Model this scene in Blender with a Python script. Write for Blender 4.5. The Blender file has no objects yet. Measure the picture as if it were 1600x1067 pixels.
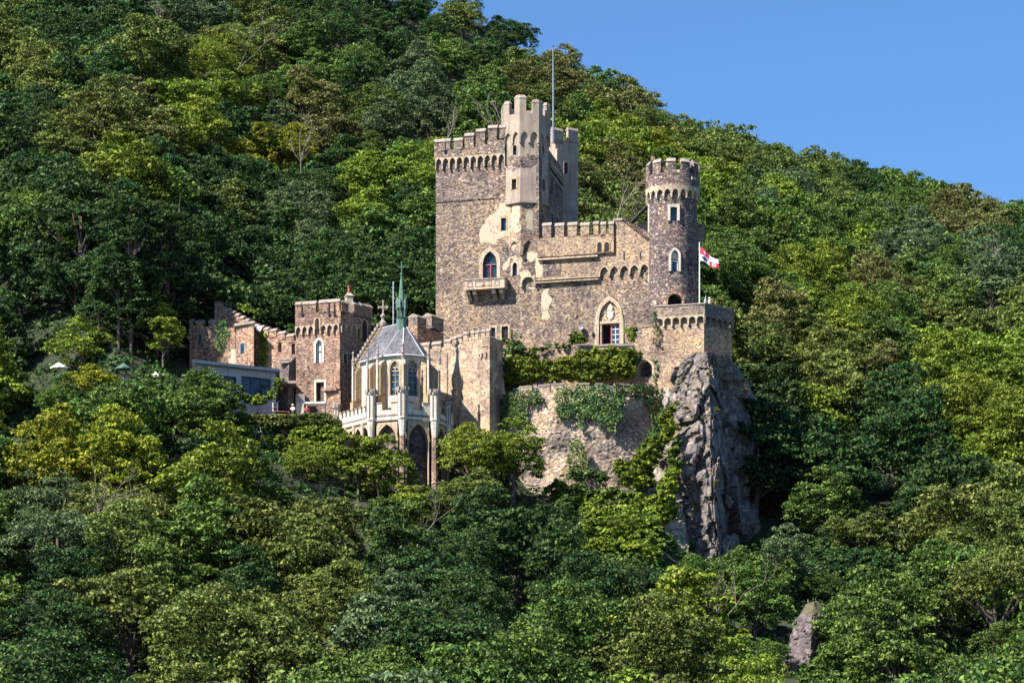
import bpy, bmesh, math, random
import numpy as np
from mathutils import Vector, Matrix, noise
from mathutils.bvhtree import BVHTree
R = math.radians
random.seed(7)
rng = np.random.default_rng(11)
sc = bpy.context.scene
col = sc.collection

# ------------------------------------------------------------------ camera, sky, sun, exposure
FPX, HZ = 5600.0, 1660.0          # focal length and horizon row, in pixels of a 1600 px wide picture
cam_d = bpy.data.cameras.new('camera')
cam_d.sensor_width = 36.0
cam_d.lens = 36.0 * FPX / 1600.0
cam_d.shift_y = (HZ - 533.5) / 1600.0
cam_d.clip_end = 6000.0
cam_d.clip_start = 1.0
cam = bpy.data.objects.new('camera', cam_d); col.objects.link(cam)
cam.location = (0, 0, 0); cam.rotation_euler = (R(90), 0, 0)
sc.camera = cam
SUN_AZ, SUN_EL = 55.0, 46.0       # degrees left of the viewer's back, degrees up
wd = bpy.data.worlds.new('World'); sc.world = wd; wd.use_nodes = True
wn = wd.node_tree.nodes; wl = wd.node_tree.links
sky = wn.new('ShaderNodeTexSky'); sky.sky_type = 'NISHITA'; sky.sun_disc = False
sky.sun_elevation = R(SUN_EL); sky.sun_rotation = R(180 + SUN_AZ)
sky.air_density = 1.0; sky.dust_density = 0.25; sky.ozone_density = 7.0; sky.altitude = 1200
bg = wn['Background']; bg.inputs[1].default_value = 0.05
shs = wn.new('ShaderNodeHueSaturation'); shs.inputs['Saturation'].default_value = 1.08; shs.inputs['Value'].default_value = 1.42
wl.new(sky.outputs[0], shs.inputs['Color']); wl.new(shs.outputs[0], bg.inputs[0])
sl = bpy.data.lights.new('sun', 'SUN'); sl.energy = 5.0; sl.angle = R(0.5); sl.color = (1.0, 0.93, 0.82)
so = bpy.data.objects.new('sun', sl); col.objects.link(so)
sdir = Vector((-math.sin(R(SUN_AZ)) * math.cos(R(SUN_EL)), -math.cos(R(SUN_AZ)) * math.cos(R(SUN_EL)), math.sin(R(SUN_EL))))
so.rotation_euler = (-sdir).to_track_quat('-Z', 'Y').to_euler(); so.location = (-100, -50, 200)
sc.view_settings.view_transform = 'Standard'; sc.view_settings.look = 'None'
sc.view_settings.exposure = 1.32; sc.view_settings.gamma = 1.0

# ------------------------------------------------------------------ helpers
def W(px, py, Y): return Vector(((px - 800) / FPX * Y, Y, (HZ - py) / FPX * Y))
def XY(px, Y): return Vector(((px - 800) / FPX * Y, Y))
def ZZ(py, Y): return (HZ - py) / FPX * Y

class Fr:
    """a vertical wall plane from plan point A to plan point B (seen from the river, A left, B right)"""
    def __init__(s, A, B):
        s.A = Vector(A[:2]); s.B = Vector(B[:2]); s.L = (s.B - s.A).length
        s.d = (s.B - s.A).normalized(); s.n = Vector((s.d.y, -s.d.x))
    def pt(s, u, z, d=0.0):
        q = s.A + s.d * u + s.n * d
        return Vector((q.x, q.y, z))
    def s(s, px):
        k = (px - 800) / FPX
        return (k * s.A.y - s.A.x) / (s.d.x - k * s.d.y)
    def sz(s, px, py):
        u = s.s(px); return u, ZZ(py, (s.A + s.d * u).y)
    def z(s, px, py): return s.sz(px, py)[1]

class Cyl:
    """frame round a cylinder: u is the angle in degrees, 0 towards the viewer, + to the right"""
    def __init__(s, C, r): s.C = Vector(C[:2]); s.r = r
    def pt(s, u, z, d=0.0):
        a = R(u); rr = s.r + d
        return Vector((s.C.x + rr * math.sin(a), s.C.y - rr * math.cos(a), z))

class MB:
    def __init__(s): s.v = []; s.f = []; s.m = []
    def face(s, *pts, m=0):
        i = len(s.v); s.v += [Vector(p) for p in pts]; s.f.append(list(range(i, i + len(pts)))); s.m.append(m); return s
    def solid(s, front, back, m=0):
        """closed prism between two loops of equal length (ngon caps)"""
        n = len(front); i = len(s.v)
        s.v += [Vector(p) for p in front] + [Vector(p) for p in back]
        s.f.append(list(range(i, i + n))); s.m.append(m)
        s.f.append([i + n + n - 1 - k for k in range(n)]); s.m.append(m)
        for k in range(n):
            k2 = (k + 1) % n
            s.f.append([i + k2, i + k, i + n + k, i + n + k2]); s.m.append(m)
        return s
    def poly(s, fr, pts, d0, d1, m=0):
        """polygon of (u, z) on frame fr, from depth d0 to d1 (d1 outwards); pts counter-clockwise seen from outside"""
        return s.solid([fr.pt(u, z, d1) for u, z in pts], [fr.pt(u, z, d0) for u, z in pts], m)
    def box(s, fr, u0, u1, z0, z1, d0, d1, m=0):
        return s.poly(fr, [(u0, z0), (u1, z0), (u1, z1), (u0, z1)], d0, d1, m)
    def plan(s, pts, z0, z1, m=0):
        """prism over plan polygon pts, given counter-clockwise from above"""
        return s.solid([(p[0], p[1], z1) for p in pts], [(p[0], p[1], z0) for p in pts], m)
    def cube(s, c, sx, sy, sz, rz=0, m=0):
        ca, sa = math.cos(rz), math.sin(rz); P = []
        for x, y in ((-1, -1), (1, -1), (1, 1), (-1, 1)):
            X, Y = x * sx / 2, y * sy / 2
            P.append((c[0] + X * ca - Y * sa, c[1] + X * sa + Y * ca))
        return s.plan(P, c[2], c[2] + sz, m)
    def lathe(s, c, prof, n=12, a0=0, m=0, cap=True):
        """prof: list of (r, z) bottom to top, round plan point c"""
        i = len(s.v)
        for r, z in prof:
            for k in range(n):
                a = a0 + 2 * math.pi * k / n
                s.v.append(Vector((c[0] + r * math.cos(a), c[1] + r * math.sin(a), z)))
        for j in range(len(prof) - 1):
            for k in range(n):
                k2 = (k + 1) % n
                s.f.append([i + j * n + k, i + j * n + k2, i + (j + 1) * n + k2, i + (j + 1) * n + k]); s.m.append(m)
        if cap:
            s.f.append([i + n - 1 - k for k in range(n)]); s.m.append(m)
            s.f.append([i + (len(prof) - 1) * n + k for k in range(n)]); s.m.append(m)
        return s
    def tube(s, pts, rads, n=6, m=0):
        pts = [Vector(p) for p in pts]; i = len(s.v)
        if not hasattr(rads, '__len__'): rads = [rads] * len(pts)
        for j, p in enumerate(pts):
            t = (pts[min(j + 1, len(pts) - 1)] - pts[max(j - 1, 0)]).normalized()
            a = Vector((0, 0, 1)) if abs(t.z) < .9 else Vector((1, 0, 0))
            x = t.cross(a).normalized(); y = t.cross(x)
            for k in range(n):
                w = 2 * math.pi * k / n
                s.v.append(p + (x * math.cos(w) + y * math.sin(w)) * rads[j])
        for j in range(len(pts) - 1):
            for k in range(n):
                k2 = (k + 1) % n
                s.f.append([i + j * n + k2, i + j * n + k, i + (j + 1) * n + k, i + (j + 1) * n + k2]); s.m.append(m)
        s.f.append([i + k for k in range(n)]); s.m.append(m)
        s.f.append([i + (len(pts) - 1) * n + n - 1 - k for k in range(n)]); s.m.append(m)
        return s
    def strip(s, fr, us, zb, zt, d0, d1, m=0):
        """slab on frame fr whose underside follows zb(us): arcades"""
        if not hasattr(zt, '__len__'): zt = [zt] * len(us)
        for i in range(len(us) - 1):
            a, b = us[i], us[i + 1]
            fb0, fb1 = fr.pt(a, zb[i], d1), fr.pt(b, zb[i + 1], d1)
            bb0, bb1 = fr.pt(a, zb[i], d0), fr.pt(b, zb[i + 1], d0)
            s.face(fb0, bb0, bb1, fb1, m=m)
            if abs(a - b) > 1e-6:
                ft0, ft1 = fr.pt(a, zt[i], d1), fr.pt(b, zt[i + 1], d1)
                s.face(fb0, fb1, ft1, ft0, m=m)
                s.face(ft0, ft1, fr.pt(b, zt[i + 1], d0), fr.pt(a, zt[i], d0), m=m)
        for i, o in ((0, 1), (len(us) - 1, 0)):
            a = us[i]
            q = [fr.pt(a, zb[i], d1), fr.pt(a, zt[i], d1), fr.pt(a, zt[i], d0), fr.pt(a, zb[i], d0)]
            s.face(*(q if o else q[::-1]), m=m)
        return s
    def loop(s, fr, inner, outer, d0, d1, closed=False, m=0):
        """moulding between two outlines on a frame (arch surrounds)"""
        n = len(inner); rg = range(n if closed else n - 1)
        for i in rg:
            j = (i + 1) % n
            a, b, c, d = inner[i], inner[j], outer[j], outer[i]
            s.face(fr.pt(*a, d1), fr.pt(*d, d1), fr.pt(*c, d1), fr.pt(*b, d1), m=m)
            s.face(fr.pt(*a, d0), fr.pt(*a, d1), fr.pt(*b, d1), fr.pt(*b, d0), m=m)
            s.face(fr.pt(*d, d1), fr.pt(*d, d0), fr.pt(*c, d0), fr.pt(*c, d1), m=m)
        if not closed:
            for i in (0, n - 1):
                a, d = inner[i], outer[i]
                s.face(fr.pt(*a, d0), fr.pt(*a, d1), fr.pt(*d, d1), fr.pt(*d, d0), m=m)
        return s
    def mesh(s, name, base=(0, 0, 0), mats=(), smooth=False, fix=True):
        me = bpy.data.meshes.new(name); b = Vector(base)
        me.from_pydata([tuple(v - b) for v in s.v], [], s.f)
        for mm in mats: me.materials.append(mm)
        if len(mats) > 1: me.polygons.foreach_set('material_index', s.m)
        if fix:
            bm = bmesh.new(); bm.from_mesh(me)
            bmesh.ops.remove_doubles(bm, verts=bm.verts, dist=0.0005)
            bmesh.ops.recalc_face_normals(bm, faces=bm.faces)
            bm.to_mesh(me); bm.free()
        if smooth: me.polygons.foreach_set('use_smooth', [True] * len(me.polygons))
        me.update(); return me
    def build(s, name, mats, parent=None, base=None, smooth=False, fix=True, lab=None):
        if not isinstance(mats, (list, tuple)): mats = [mats]
        if parent is not None:
            r = parent
            while r.parent: r = r.parent
            base = r.location
        elif base is None:
            a = np.array([tuple(v) for v in s.v]); base = (a[:, 0].mean(), a[:, 1].mean(), a[:, 2].min())
        o = bpy.data.objects.new(name, s.mesh(name, base, mats, smooth, fix)); col.objects.link(o)
        if parent is not None: o.parent = parent
        else: o.location = base
        if lab: o['label'] = lab
        return o

def tag(o, label, cat, group=None):
    o['label'] = label; o['category'] = cat
    if group: o['group'] = group
    return o
def thing(name, base, label, cat, group=None):
    o = bpy.data.objects.new(name, None); col.objects.link(o); o.location = base; o.empty_display_size = 0.5
    return tag(o, label, cat, group)
def kind(o, k): o['kind'] = k; return o

def cut(o, cm):
    """cut the openings gathered in builder cm out of wall object o"""
    me = cm.mesh('cutter', o.location if o.parent is None else o.parent.location)
    c = bpy.data.objects.new('cutter', me); col.objects.link(c)
    if o.parent is None: c.location = o.location
    else: c.parent = o.parent
    md = o.modifiers.new('b', 'BOOLEAN'); md.operation = 'DIFFERENCE'; md.solver = 'EXACT'; md.object = c
    bpy.context.view_layer.update()
    dg = bpy.context.evaluated_depsgraph_get()
    nm = bpy.data.meshes.new_from_object(o.evaluated_get(dg)); nm.name = o.name
    o.modifiers.clear(); o.data = nm
    bpy.data.objects.remove(c)

# ------------------------------------------------------------------ materials
def new_mat(name):
    m = bpy.data.materials.new(name); m.use_nodes = True
    nt = m.node_tree; b = nt.nodes['Principled BSDF']
    return m, nt, b
def N(nt, t, **kw):
    n = nt.nodes.new(t)
    for k, v in kw.items():
        if k.startswith('i_'):
            n.inputs[int(k[2:])].default_value = v
        else: setattr(n, k, v)
    return n
def ramp(nt, stops, interp='LINEAR'):
    r = nt.nodes.new('ShaderNodeValToRGB'); r.color_ramp.interpolation = interp
    e = r.color_ramp.elements
    while len(e) < len(stops): e.new(0.5)
    for x, (p, c) in zip(e, stops): x.position = p; x.color = (c[0], c[1], c[2], 1)
    return r
def mix(nt, a, b, f, mode='MIX'):
    n = nt.nodes.new('ShaderNodeMix'); n.data_type = 'RGBA'; n.blend_type = mode
    for sock, val in ((n.inputs[6], a), (n.inputs[7], b), (n.inputs[0], f)):
        if hasattr(val, 'links') or isinstance(val, bpy.types.NodeSocket): nt.links.new(val, sock)
        elif isinstance(val, (int, float)): sock.default_value = val
        else: sock.default_value = (val[0], val[1], val[2], 1)
    return n.outputs[2]
def noise_tex(nt, vec, scale, detail=4, rough=.6):
    n = N(nt, 'ShaderNodeTexNoise'); n.inputs['Scale'].default_value = scale
    n.inputs['Detail'].default_value = detail; n.inputs['Roughness'].default_value = rough
    nt.links.new(vec, n.inputs['Vector']); return n

def stone(name, cols, cell=3.0, mortar=(.30, .26, .21), tint=(1, 1, 1), patch=None, patch_amt=.5, bump=.5, flat=1.7, contrast=1.0, pscale=.38):
    m, nt, b = new_mat(name); L = nt.links
    g = N(nt, 'ShaderNodeNewGeometry')
    mp = N(nt, 'ShaderNodeMapping'); mp.inputs['Scale'].default_value = (1, 1, flat)
    wob = noise_tex(nt, g.outputs['Position'], 1.7, 3)
    va = N(nt, 'ShaderNodeVectorMath', operation='MULTIPLY_ADD'); va.inputs[1].default_value = (.35, .35, .35)
    L.new(wob.outputs['Color'], va.inputs[0]); L.new(g.outputs['Position'], va.inputs[2])
    L.new(va.outputs[0], mp.inputs['Vector'])
    v = N(nt, 'ShaderNodeTexVoronoi'); v.inputs['Scale'].default_value = cell; L.new(mp.outputs[0], v.inputs['Vector'])
    sep = N(nt, 'ShaderNodeSeparateColor'); L.new(v.outputs['Color'], sep.inputs[0])
    n = len(cols); st = [((i + .0) / n, c) for i, c in enumerate(cols)]
    rp = ramp(nt, st, 'CONSTANT'); L.new(sep.outputs[0], rp.inputs[0])
    e = N(nt, 'ShaderNodeTexVoronoi', feature='DISTANCE_TO_EDGE'); e.inputs['Scale'].default_value = cell; L.new(mp.outputs[0], e.inputs['Vector'])
    er = ramp(nt, [(0.02, (1, 1, 1)), (0.11, (0, 0, 0))]); L.new(e.outputs['Distance'], er.inputs[0])
    v2 = N(nt, 'ShaderNodeTexVoronoi'); v2.inputs['Scale'].default_value = cell * .62; L.new(mp.outputs[0], v2.inputs['Vector'])
    sp2 = N(nt, 'ShaderNodeSeparateColor'); L.new(v2.outputs['Color'], sp2.inputs[0])
    rp2 = ramp(nt, st, 'CONSTANT'); L.new(sp2.outputs[1], rp2.inputs[0])
    mk = noise_tex(nt, g.outputs['Position'], .6, 4, .7); mkr = ramp(nt, [(.56, (0, 0, 0)), (.62, (1, 1, 1))]); L.new(mk.outputs[0], mkr.inputs[0])
    c = mix(nt, rp.outputs[0], mortar, er.outputs[0])
    c = mix(nt, c, rp2.outputs[0], mkr.outputs[0])
    big = noise_tex(nt, g.outputs['Position'], .22, 5, .65)
    br = ramp(nt, [(.32, (.56, .55, .60)), (.50, (1, .98, .96)), (.68, (1.42, 1.28, 1.06))]); L.new(big.outputs[0], br.inputs[0])
    c = mix(nt, c, br.outputs[0], 1.0, 'MULTIPLY')
    mid = noise_tex(nt, g.outputs['Position'], 2.3, 5, .7)
    mr = ramp(nt, [(.30, (.55, .55, .58)), (.5, (1, 1, 1)), (.72, (1.35, 1.3, 1.22))]); L.new(mid.outputs[0], mr.inputs[0])
    c = mix(nt, c, mr.outputs[0], .75 * contrast, 'MULTIPLY')
    # rain streaks and soot: stretched noise
    mp2 = N(nt, 'ShaderNodeMapping'); mp2.inputs['Scale'].default_value = (1.6, 1.6, .16); L.new(g.outputs['Position'], mp2.inputs['Vector'])
    stn = noise_tex(nt, mp2.outputs[0], 1.0, 4, .6)
    sr = ramp(nt, [(.36, (.66, .64, .66)), (.52, (1, 1, 1))]); L.new(stn.outputs[0], sr.inputs[0])
    c = mix(nt, c, sr.outputs[0], .6, 'MULTIPLY')
    if patch:
        pn = noise_tex(nt, g.outputs['Position'], pscale, 7, .74)
        pr = ramp(nt, [(1 - patch_amt - .02, (0, 0, 0)), (1 - patch_amt + .03, (1, 1, 1))]); L.new(pn.outputs[0], pr.inputs[0])
        pc = mix(nt, patch, (1.15, 1.12, 1.08), mid.outputs[0], 'MULTIPLY')
        c = mix(nt, c, pc, pr.outputs[0])
    c = mix(nt, c, tint, 1.0, 'MULTIPLY')
    L.new(c, b.inputs['Base Color']); b.inputs['Roughness'].default_value = .92
    b.inputs['Specular IOR Level'].default_value = .2
    bp = N(nt, 'ShaderNodeBump'); bp.inputs['Strength'].default_value = bump; bp.inputs['Distance'].default_value = .12
    hs = mix(nt, e.outputs['Distance'], mid.outputs[0], .45)
    L.new(hs, bp.inputs['Height']); L.new(bp.outputs[0], b.inputs['Normal'])
    return m

def plaster(name, c0, c1, scale=1.2, spots=(.3, .25, .2), amt=.28, bump=.25):
    m, nt, b = new_mat(name); L = nt.links
    g = N(nt, 'ShaderNodeNewGeometry')
    n1 = noise_tex(nt, g.outputs['Position'], scale, 6, .65)
    r1 = ramp(nt, [(.3, c0), (.7, c1)]); L.new(n1.outputs[0], r1.inputs[0])
    n2 = noise_tex(nt, g.outputs['Position'], 4.5, 5, .7)
    r2 = ramp(nt, [(1 - amt - .42, (1, 1, 1)), (1 - amt - .30, (0, 0, 0))]); L.new(n2.outputs[0], r2.inputs[0])
    c = mix(nt, r1.outputs[0], spots, r2.outputs[0])
    mp2 = N(nt, 'ShaderNodeMapping'); mp2.inputs['Scale'].default_value = (2.2, 2.2, .2); L.new(g.outputs['Position'], mp2.inputs['Vector'])
    stn = noise_tex(nt, mp2.outputs[0], 1.0, 4, .6)
    sr = ramp(nt, [(.36, (.62, .60, .58)), (.52, (1, 1, 1))]); L.new(stn.outputs[0], sr.inputs[0])
    c = mix(nt, c, sr.outputs[0], .7, 'MULTIPLY')
    L.new(c, b.inputs['Base Color']); b.inputs['Roughness'].default_value = .9; b.inputs['Specular IOR Level'].default_value = .2
    bp = N(nt, 'ShaderNodeBump'); bp.inputs['Strength'].default_value = bump; bp.inputs['Distance'].default_value = .1
    L.new(n2.outputs[0], bp.inputs['Height']); L.new(bp.outputs[0], b.inputs['Normal'])
    return m

def flat(name, c, rough=.6, metal=0, var=.25, scale=6):
    m, nt, b = new_mat(name); L = nt.links
    tc = N(nt, 'ShaderNodeTexCoord')
    n1 = noise_tex(nt, tc.outputs['Object'], scale, 4, .6)
    lo = tuple(x * (1 - var) for x in c); hi = tuple(min(1, x * (1 + var)) for x in c)
    r1 = ramp(nt, [(.3, lo), (.7, hi)]); L.new(n1.outputs[0], r1.inputs[0])
    L.new(r1.outputs[0], b.inputs['Base Color']); b.inputs['Roughness'].default_value = rough; b.inputs['Metallic'].default_value = metal
    return m

def leafmat(name, dark, mid, light, tr=.2, scale=.55, accent=None, acc=.64):
    """foliage: colour varies from leaf tuft to leaf tuft and from plant to plant"""
    m, nt, b = new_mat(name); L = nt.links
    g = N(nt, 'ShaderNodeNewGeometry')
    n1 = noise_tex(nt, g.outputs['Position'], scale, 3, .7)
    n2 = N(nt, 'ShaderNodeTexWhiteNoise'); L.new(g.outputs['Random Per Island'], n2.inputs['Vector'])
    ad = N(nt, 'ShaderNodeMath', operation='MULTIPLY_ADD'); ad.inputs[1].default_value = .55; L.new(g.outputs['Random Per Island'], ad.inputs[0])
    sb = N(nt, 'ShaderNodeMath', operation='SUBTRACT'); L.new(n1.outputs[0], sb.inputs[0]); sb.inputs[1].default_value = .275
    L.new(sb.outputs[0], ad.inputs[2])
    st = [(.25, dark), (.5, mid), (.8, light)]
    r1 = ramp(nt, st); L.new(ad.outputs[0], r1.inputs[0])
    c = r1.outputs[0]
    if accent:
        n3 = noise_tex(nt, g.outputs['Position'], .42, 4, .7)
        r3 = ramp(nt, [(acc, (0, 0, 0)), (acc + .09, (1, 1, 1))]); L.new(n3.outputs[0], r3.inputs[0])
        c = mix(nt, c, accent, r3.outputs[0])
    oi = N(nt, 'ShaderNodeObjectInfo')
    hs = N(nt, 'ShaderNodeHueSaturation')
    mr = N(nt, 'ShaderNodeMapRange'); mr.inputs[3].default_value = .488; mr.inputs[4].default_value = .512; L.new(oi.outputs['Random'], mr.inputs[0])
    L.new(mr.outputs[0], hs.inputs['Hue'])
    ml = N(nt, 'ShaderNodeMath', operation='MULTIPLY'); ml.inputs[1].default_value = 7.31; L.new(oi.outputs['Random'], ml.inputs[0])
    fr = N(nt, 'ShaderNodeMath', operation='FRACT'); L.new(ml.outputs[0], fr.inputs[0])
    mv = N(nt, 'ShaderNodeMapRange'); mv.inputs[3].default_value = .84; mv.inputs[4].default_value = 1.18; L.new(fr.outputs[0], mv.inputs[0])
    L.new(mv.outputs[0], hs.inputs['Value']); L.new(c, hs.inputs['Color'])
    L.new(hs.outputs[0], b.inputs['Base Color']); b.inputs['Roughness'].default_value = .55
    b.inputs['Specular IOR Level'].default_value = .12
    t = N(nt, 'ShaderNodeBsdfTranslucent'); L.new(hs.outputs[0], t.inputs['Color'])
    ms = N(nt, 'ShaderNodeMixShader'); ms.inputs[0].default_value = tr
    L.new(b.outputs[0], ms.inputs[1]); L.new(t.outputs[0], ms.inputs[2])
    L.new(ms.outputs[0], nt.nodes['Material Output'].inputs['Surface'])
    return m

M = {}
M['keep'] = stone('keep_rubble', [(0.041, 0.033, 0.041), (0.298, 0.223, 0.158), (0.108, 0.083, 0.091), (0.191, 0.140, 0.116), (0.430, 0.365, 0.290), (0.075, 0.058, 0.070), (0.240, 0.166, 0.116), (0.331, 0.274, 0.215)], 4.6, (0.199, 0.161, 0.132), flat=2.1, bump=.7)
M['keepup'] = stone('keep_upper_rubble', [(0.041, 0.034, 0.041), (0.234, 0.180, 0.153), (0.099, 0.077, 0.077), (0.171, 0.131, 0.113), (0.396, 0.342, 0.306), (0.063, 0.050, 0.054), (0.207, 0.153, 0.126), (0.288, 0.234, 0.198)], 4.4, (0.162, 0.135, 0.122), flat=2.0, bump=.7)
M['tan'] = stone('tan_rubble', [(0.141, 0.097, 0.079), (0.405, 0.299, 0.211), (0.255, 0.176, 0.132), (0.475, 0.387, 0.290), (0.326, 0.220, 0.150), (0.088, 0.070, 0.070), (0.370, 0.264, 0.185), (0.194, 0.141, 0.123)], 4.6, (0.317, 0.255, 0.194), patch=(0.475, 0.378, 0.282), patch_amt=.34, flat=2.1, bump=.7)
M['tower'] = stone('tower_rubble', [(.038, .032, .038), (.25, .195, .17), (.085, .068, .07), (.16, .12, .11), (.46, .40, .35), (.065, .052, .055), (.17, .13, .125), (.10, .08, .09)], 4.8, (.13, .105, .11), bump=.8, flat=1.9)
M['brown'] = stone('brown_rubble', [(.12, .075, .065), (.38, .25, .18), (.22, .135, .10), (.47, .35, .27), (.30, .175, .125), (.07, .052, .055), (.26, .17, .14)], 4.6, (.28, .20, .16), flat=2.0, bump=.7)
M['pale'] = stone('pale_rubble', [(0.218, 0.168, 0.139), (0.420, 0.353, 0.286), (0.311, 0.244, 0.193), (0.521, 0.454, 0.386), (0.277, 0.176, 0.143), (0.118, 0.092, 0.084), (0.370, 0.311, 0.252)], 4.2, (0.302, 0.252, 0.210), bump=1.0, flat=2.2)
M['fore'] = stone('forework_stone', [(0.334, 0.255, 0.194), (0.440, 0.334, 0.246), (0.370, 0.273, 0.202), (0.484, 0.387, 0.299), (0.194, 0.141, 0.114), (0.273, 0.202, 0.150)], 4.4, (0.370, 0.282, 0.211), patch=(0.458, 0.361, 0.273), patch_amt=.46, pscale=.7, bump=.5, flat=2.0)
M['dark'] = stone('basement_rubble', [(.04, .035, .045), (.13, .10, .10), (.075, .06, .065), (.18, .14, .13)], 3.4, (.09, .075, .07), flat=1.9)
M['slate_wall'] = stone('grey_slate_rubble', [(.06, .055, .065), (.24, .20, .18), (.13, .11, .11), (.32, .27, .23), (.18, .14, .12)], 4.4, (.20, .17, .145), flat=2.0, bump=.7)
M['render'] = plaster('old_render', (0.357, 0.289, 0.221), (0.493, 0.416, 0.332), .9, (0.187, 0.145, 0.119), .3)
M['renderg'] = plaster('grey_render', (.25, .20, .165), (.40, .335, .275), .55, (.14, .11, .095), .36, .4)
M['patch'] = stone('lime_plaster', [(0.136, 0.102, 0.085), (0.340, 0.255, 0.187), (0.221, 0.162, 0.128), (0.425, 0.348, 0.272)], 4.6, (0.306, 0.246, 0.187), patch=(0.433, 0.353, 0.268), patch_amt=.56, bump=.4, flat=2.0, pscale=.9)
M['band'] = plaster('sandstone_trim', (0.395, 0.311, 0.227), (0.521, 0.428, 0.328), 1.5, (0.235, 0.176, 0.134), .2, .15)
M['cope'] = plaster('coping_stone', (0.232, 0.194, 0.172), (0.344, 0.292, 0.258), 1.3, (0.146, 0.120, 0.112), .3)
M['cream'] = plaster('cream_sandstone', (0.478, 0.423, 0.350), (0.681, 0.635, 0.561), 1.2, (0.304, 0.248, 0.193), .24, .2)
M['ochre'] = plaster('ochre_sandstone', (0.357, 0.255, 0.153), (0.493, 0.374, 0.238), 2.0, (0.230, 0.162, 0.111), .2, .15)
M['slate'] = stone('roof_slate', [(0.108, 0.112, 0.133), (0.151, 0.155, 0.180), (0.130, 0.133, 0.155), (0.187, 0.191, 0.216)], 4.5, (0.079, 0.079, 0.094), bump=.2, flat=1.0)
M['lead'] = flat('lead_sheet', (.50, .53, .58), .45, .3)
M['copper'] = flat('verdigris', (.075, .145, .115), .6, .1, .45, 3)
M['glass'] = flat('window_glass', (.02, .045, .075), .08, 0, .5, 1.5)
M['glassb'] = flat('blue_glass', (.018, .055, .10), .08, 0, .5, 1.5)
M['void'] = flat('dark_interior', (.012, .011, .014), .9)
M['redwood'] = flat('red_painted_wood', (.32, .09, .07), .5)
M['white'] = flat('white_paint', (.78, .78, .76), .5, 0, .06)
M['iron'] = flat('wrought_iron', (.035, .035, .04), .5, .5)
M['steel'] = flat('grey_steel', (.22, .23, .25), .4, .7)
M['wood'] = flat('dark_wood', (.09, .05, .035), .7)
M['bluewall'] = plaster('pale_blue_wall', (0.340, 0.365, 0.493), (0.425, 0.451, 0.578), 1.0, (0.357, 0.374, 0.442), .15, .1)  # bluish grey-white wall colour of the flat-roofed house
M['bark'] = flat('bark', (.10, .08, .065), .9, 0, .4, 2)
M['dead'] = flat('bleached_wood', (.28, .235, .21), .9, 0, .3, 2)
M['soil'] = flat('soil', (.16, .12, .09), .95, 0, .4, .8)

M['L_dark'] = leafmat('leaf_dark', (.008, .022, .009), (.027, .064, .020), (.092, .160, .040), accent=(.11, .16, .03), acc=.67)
M['L_mid'] = leafmat('leaf_mid', (.018, .041, .011), (.062, .114, .025), (.185, .270, .048), accent=(.21, .25, .04), acc=.67)
M['L_bright'] = leafmat('leaf_bright', (.038, .068, .010), (.118, .178, .022), (.28, .345, .042), accent=(.33, .33, .04), acc=.66)
M['L_olive'] = leafmat('leaf_olive', (.026, .047, .012), (.084, .122, .027), (.230, .275, .062), accent=(.24, .22, .05), acc=.67)
M['L_brown'] = leafmat('leaf_brown', (.034, .045, .014), (.102, .116, .034), (.25, .24, .078), accent=(.25, .18, .06), acc=.61)
M['L_gold'] = leafmat('leaf_gold', (.050, .078, .009), (.155, .190, .018), (.36, .36, .032), accent=(.35, .31, .03), acc=.60)
M['L_grey'] = leafmat('leaf_grey', (.020, .044, .020), (.064, .108, .046), (.185, .245, .105))
M['ivy'] = leafmat('leaf_ivy', (.014, .042, .014), (.055, .110, .032), (.16, .24, .07), tr=.15)

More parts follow.
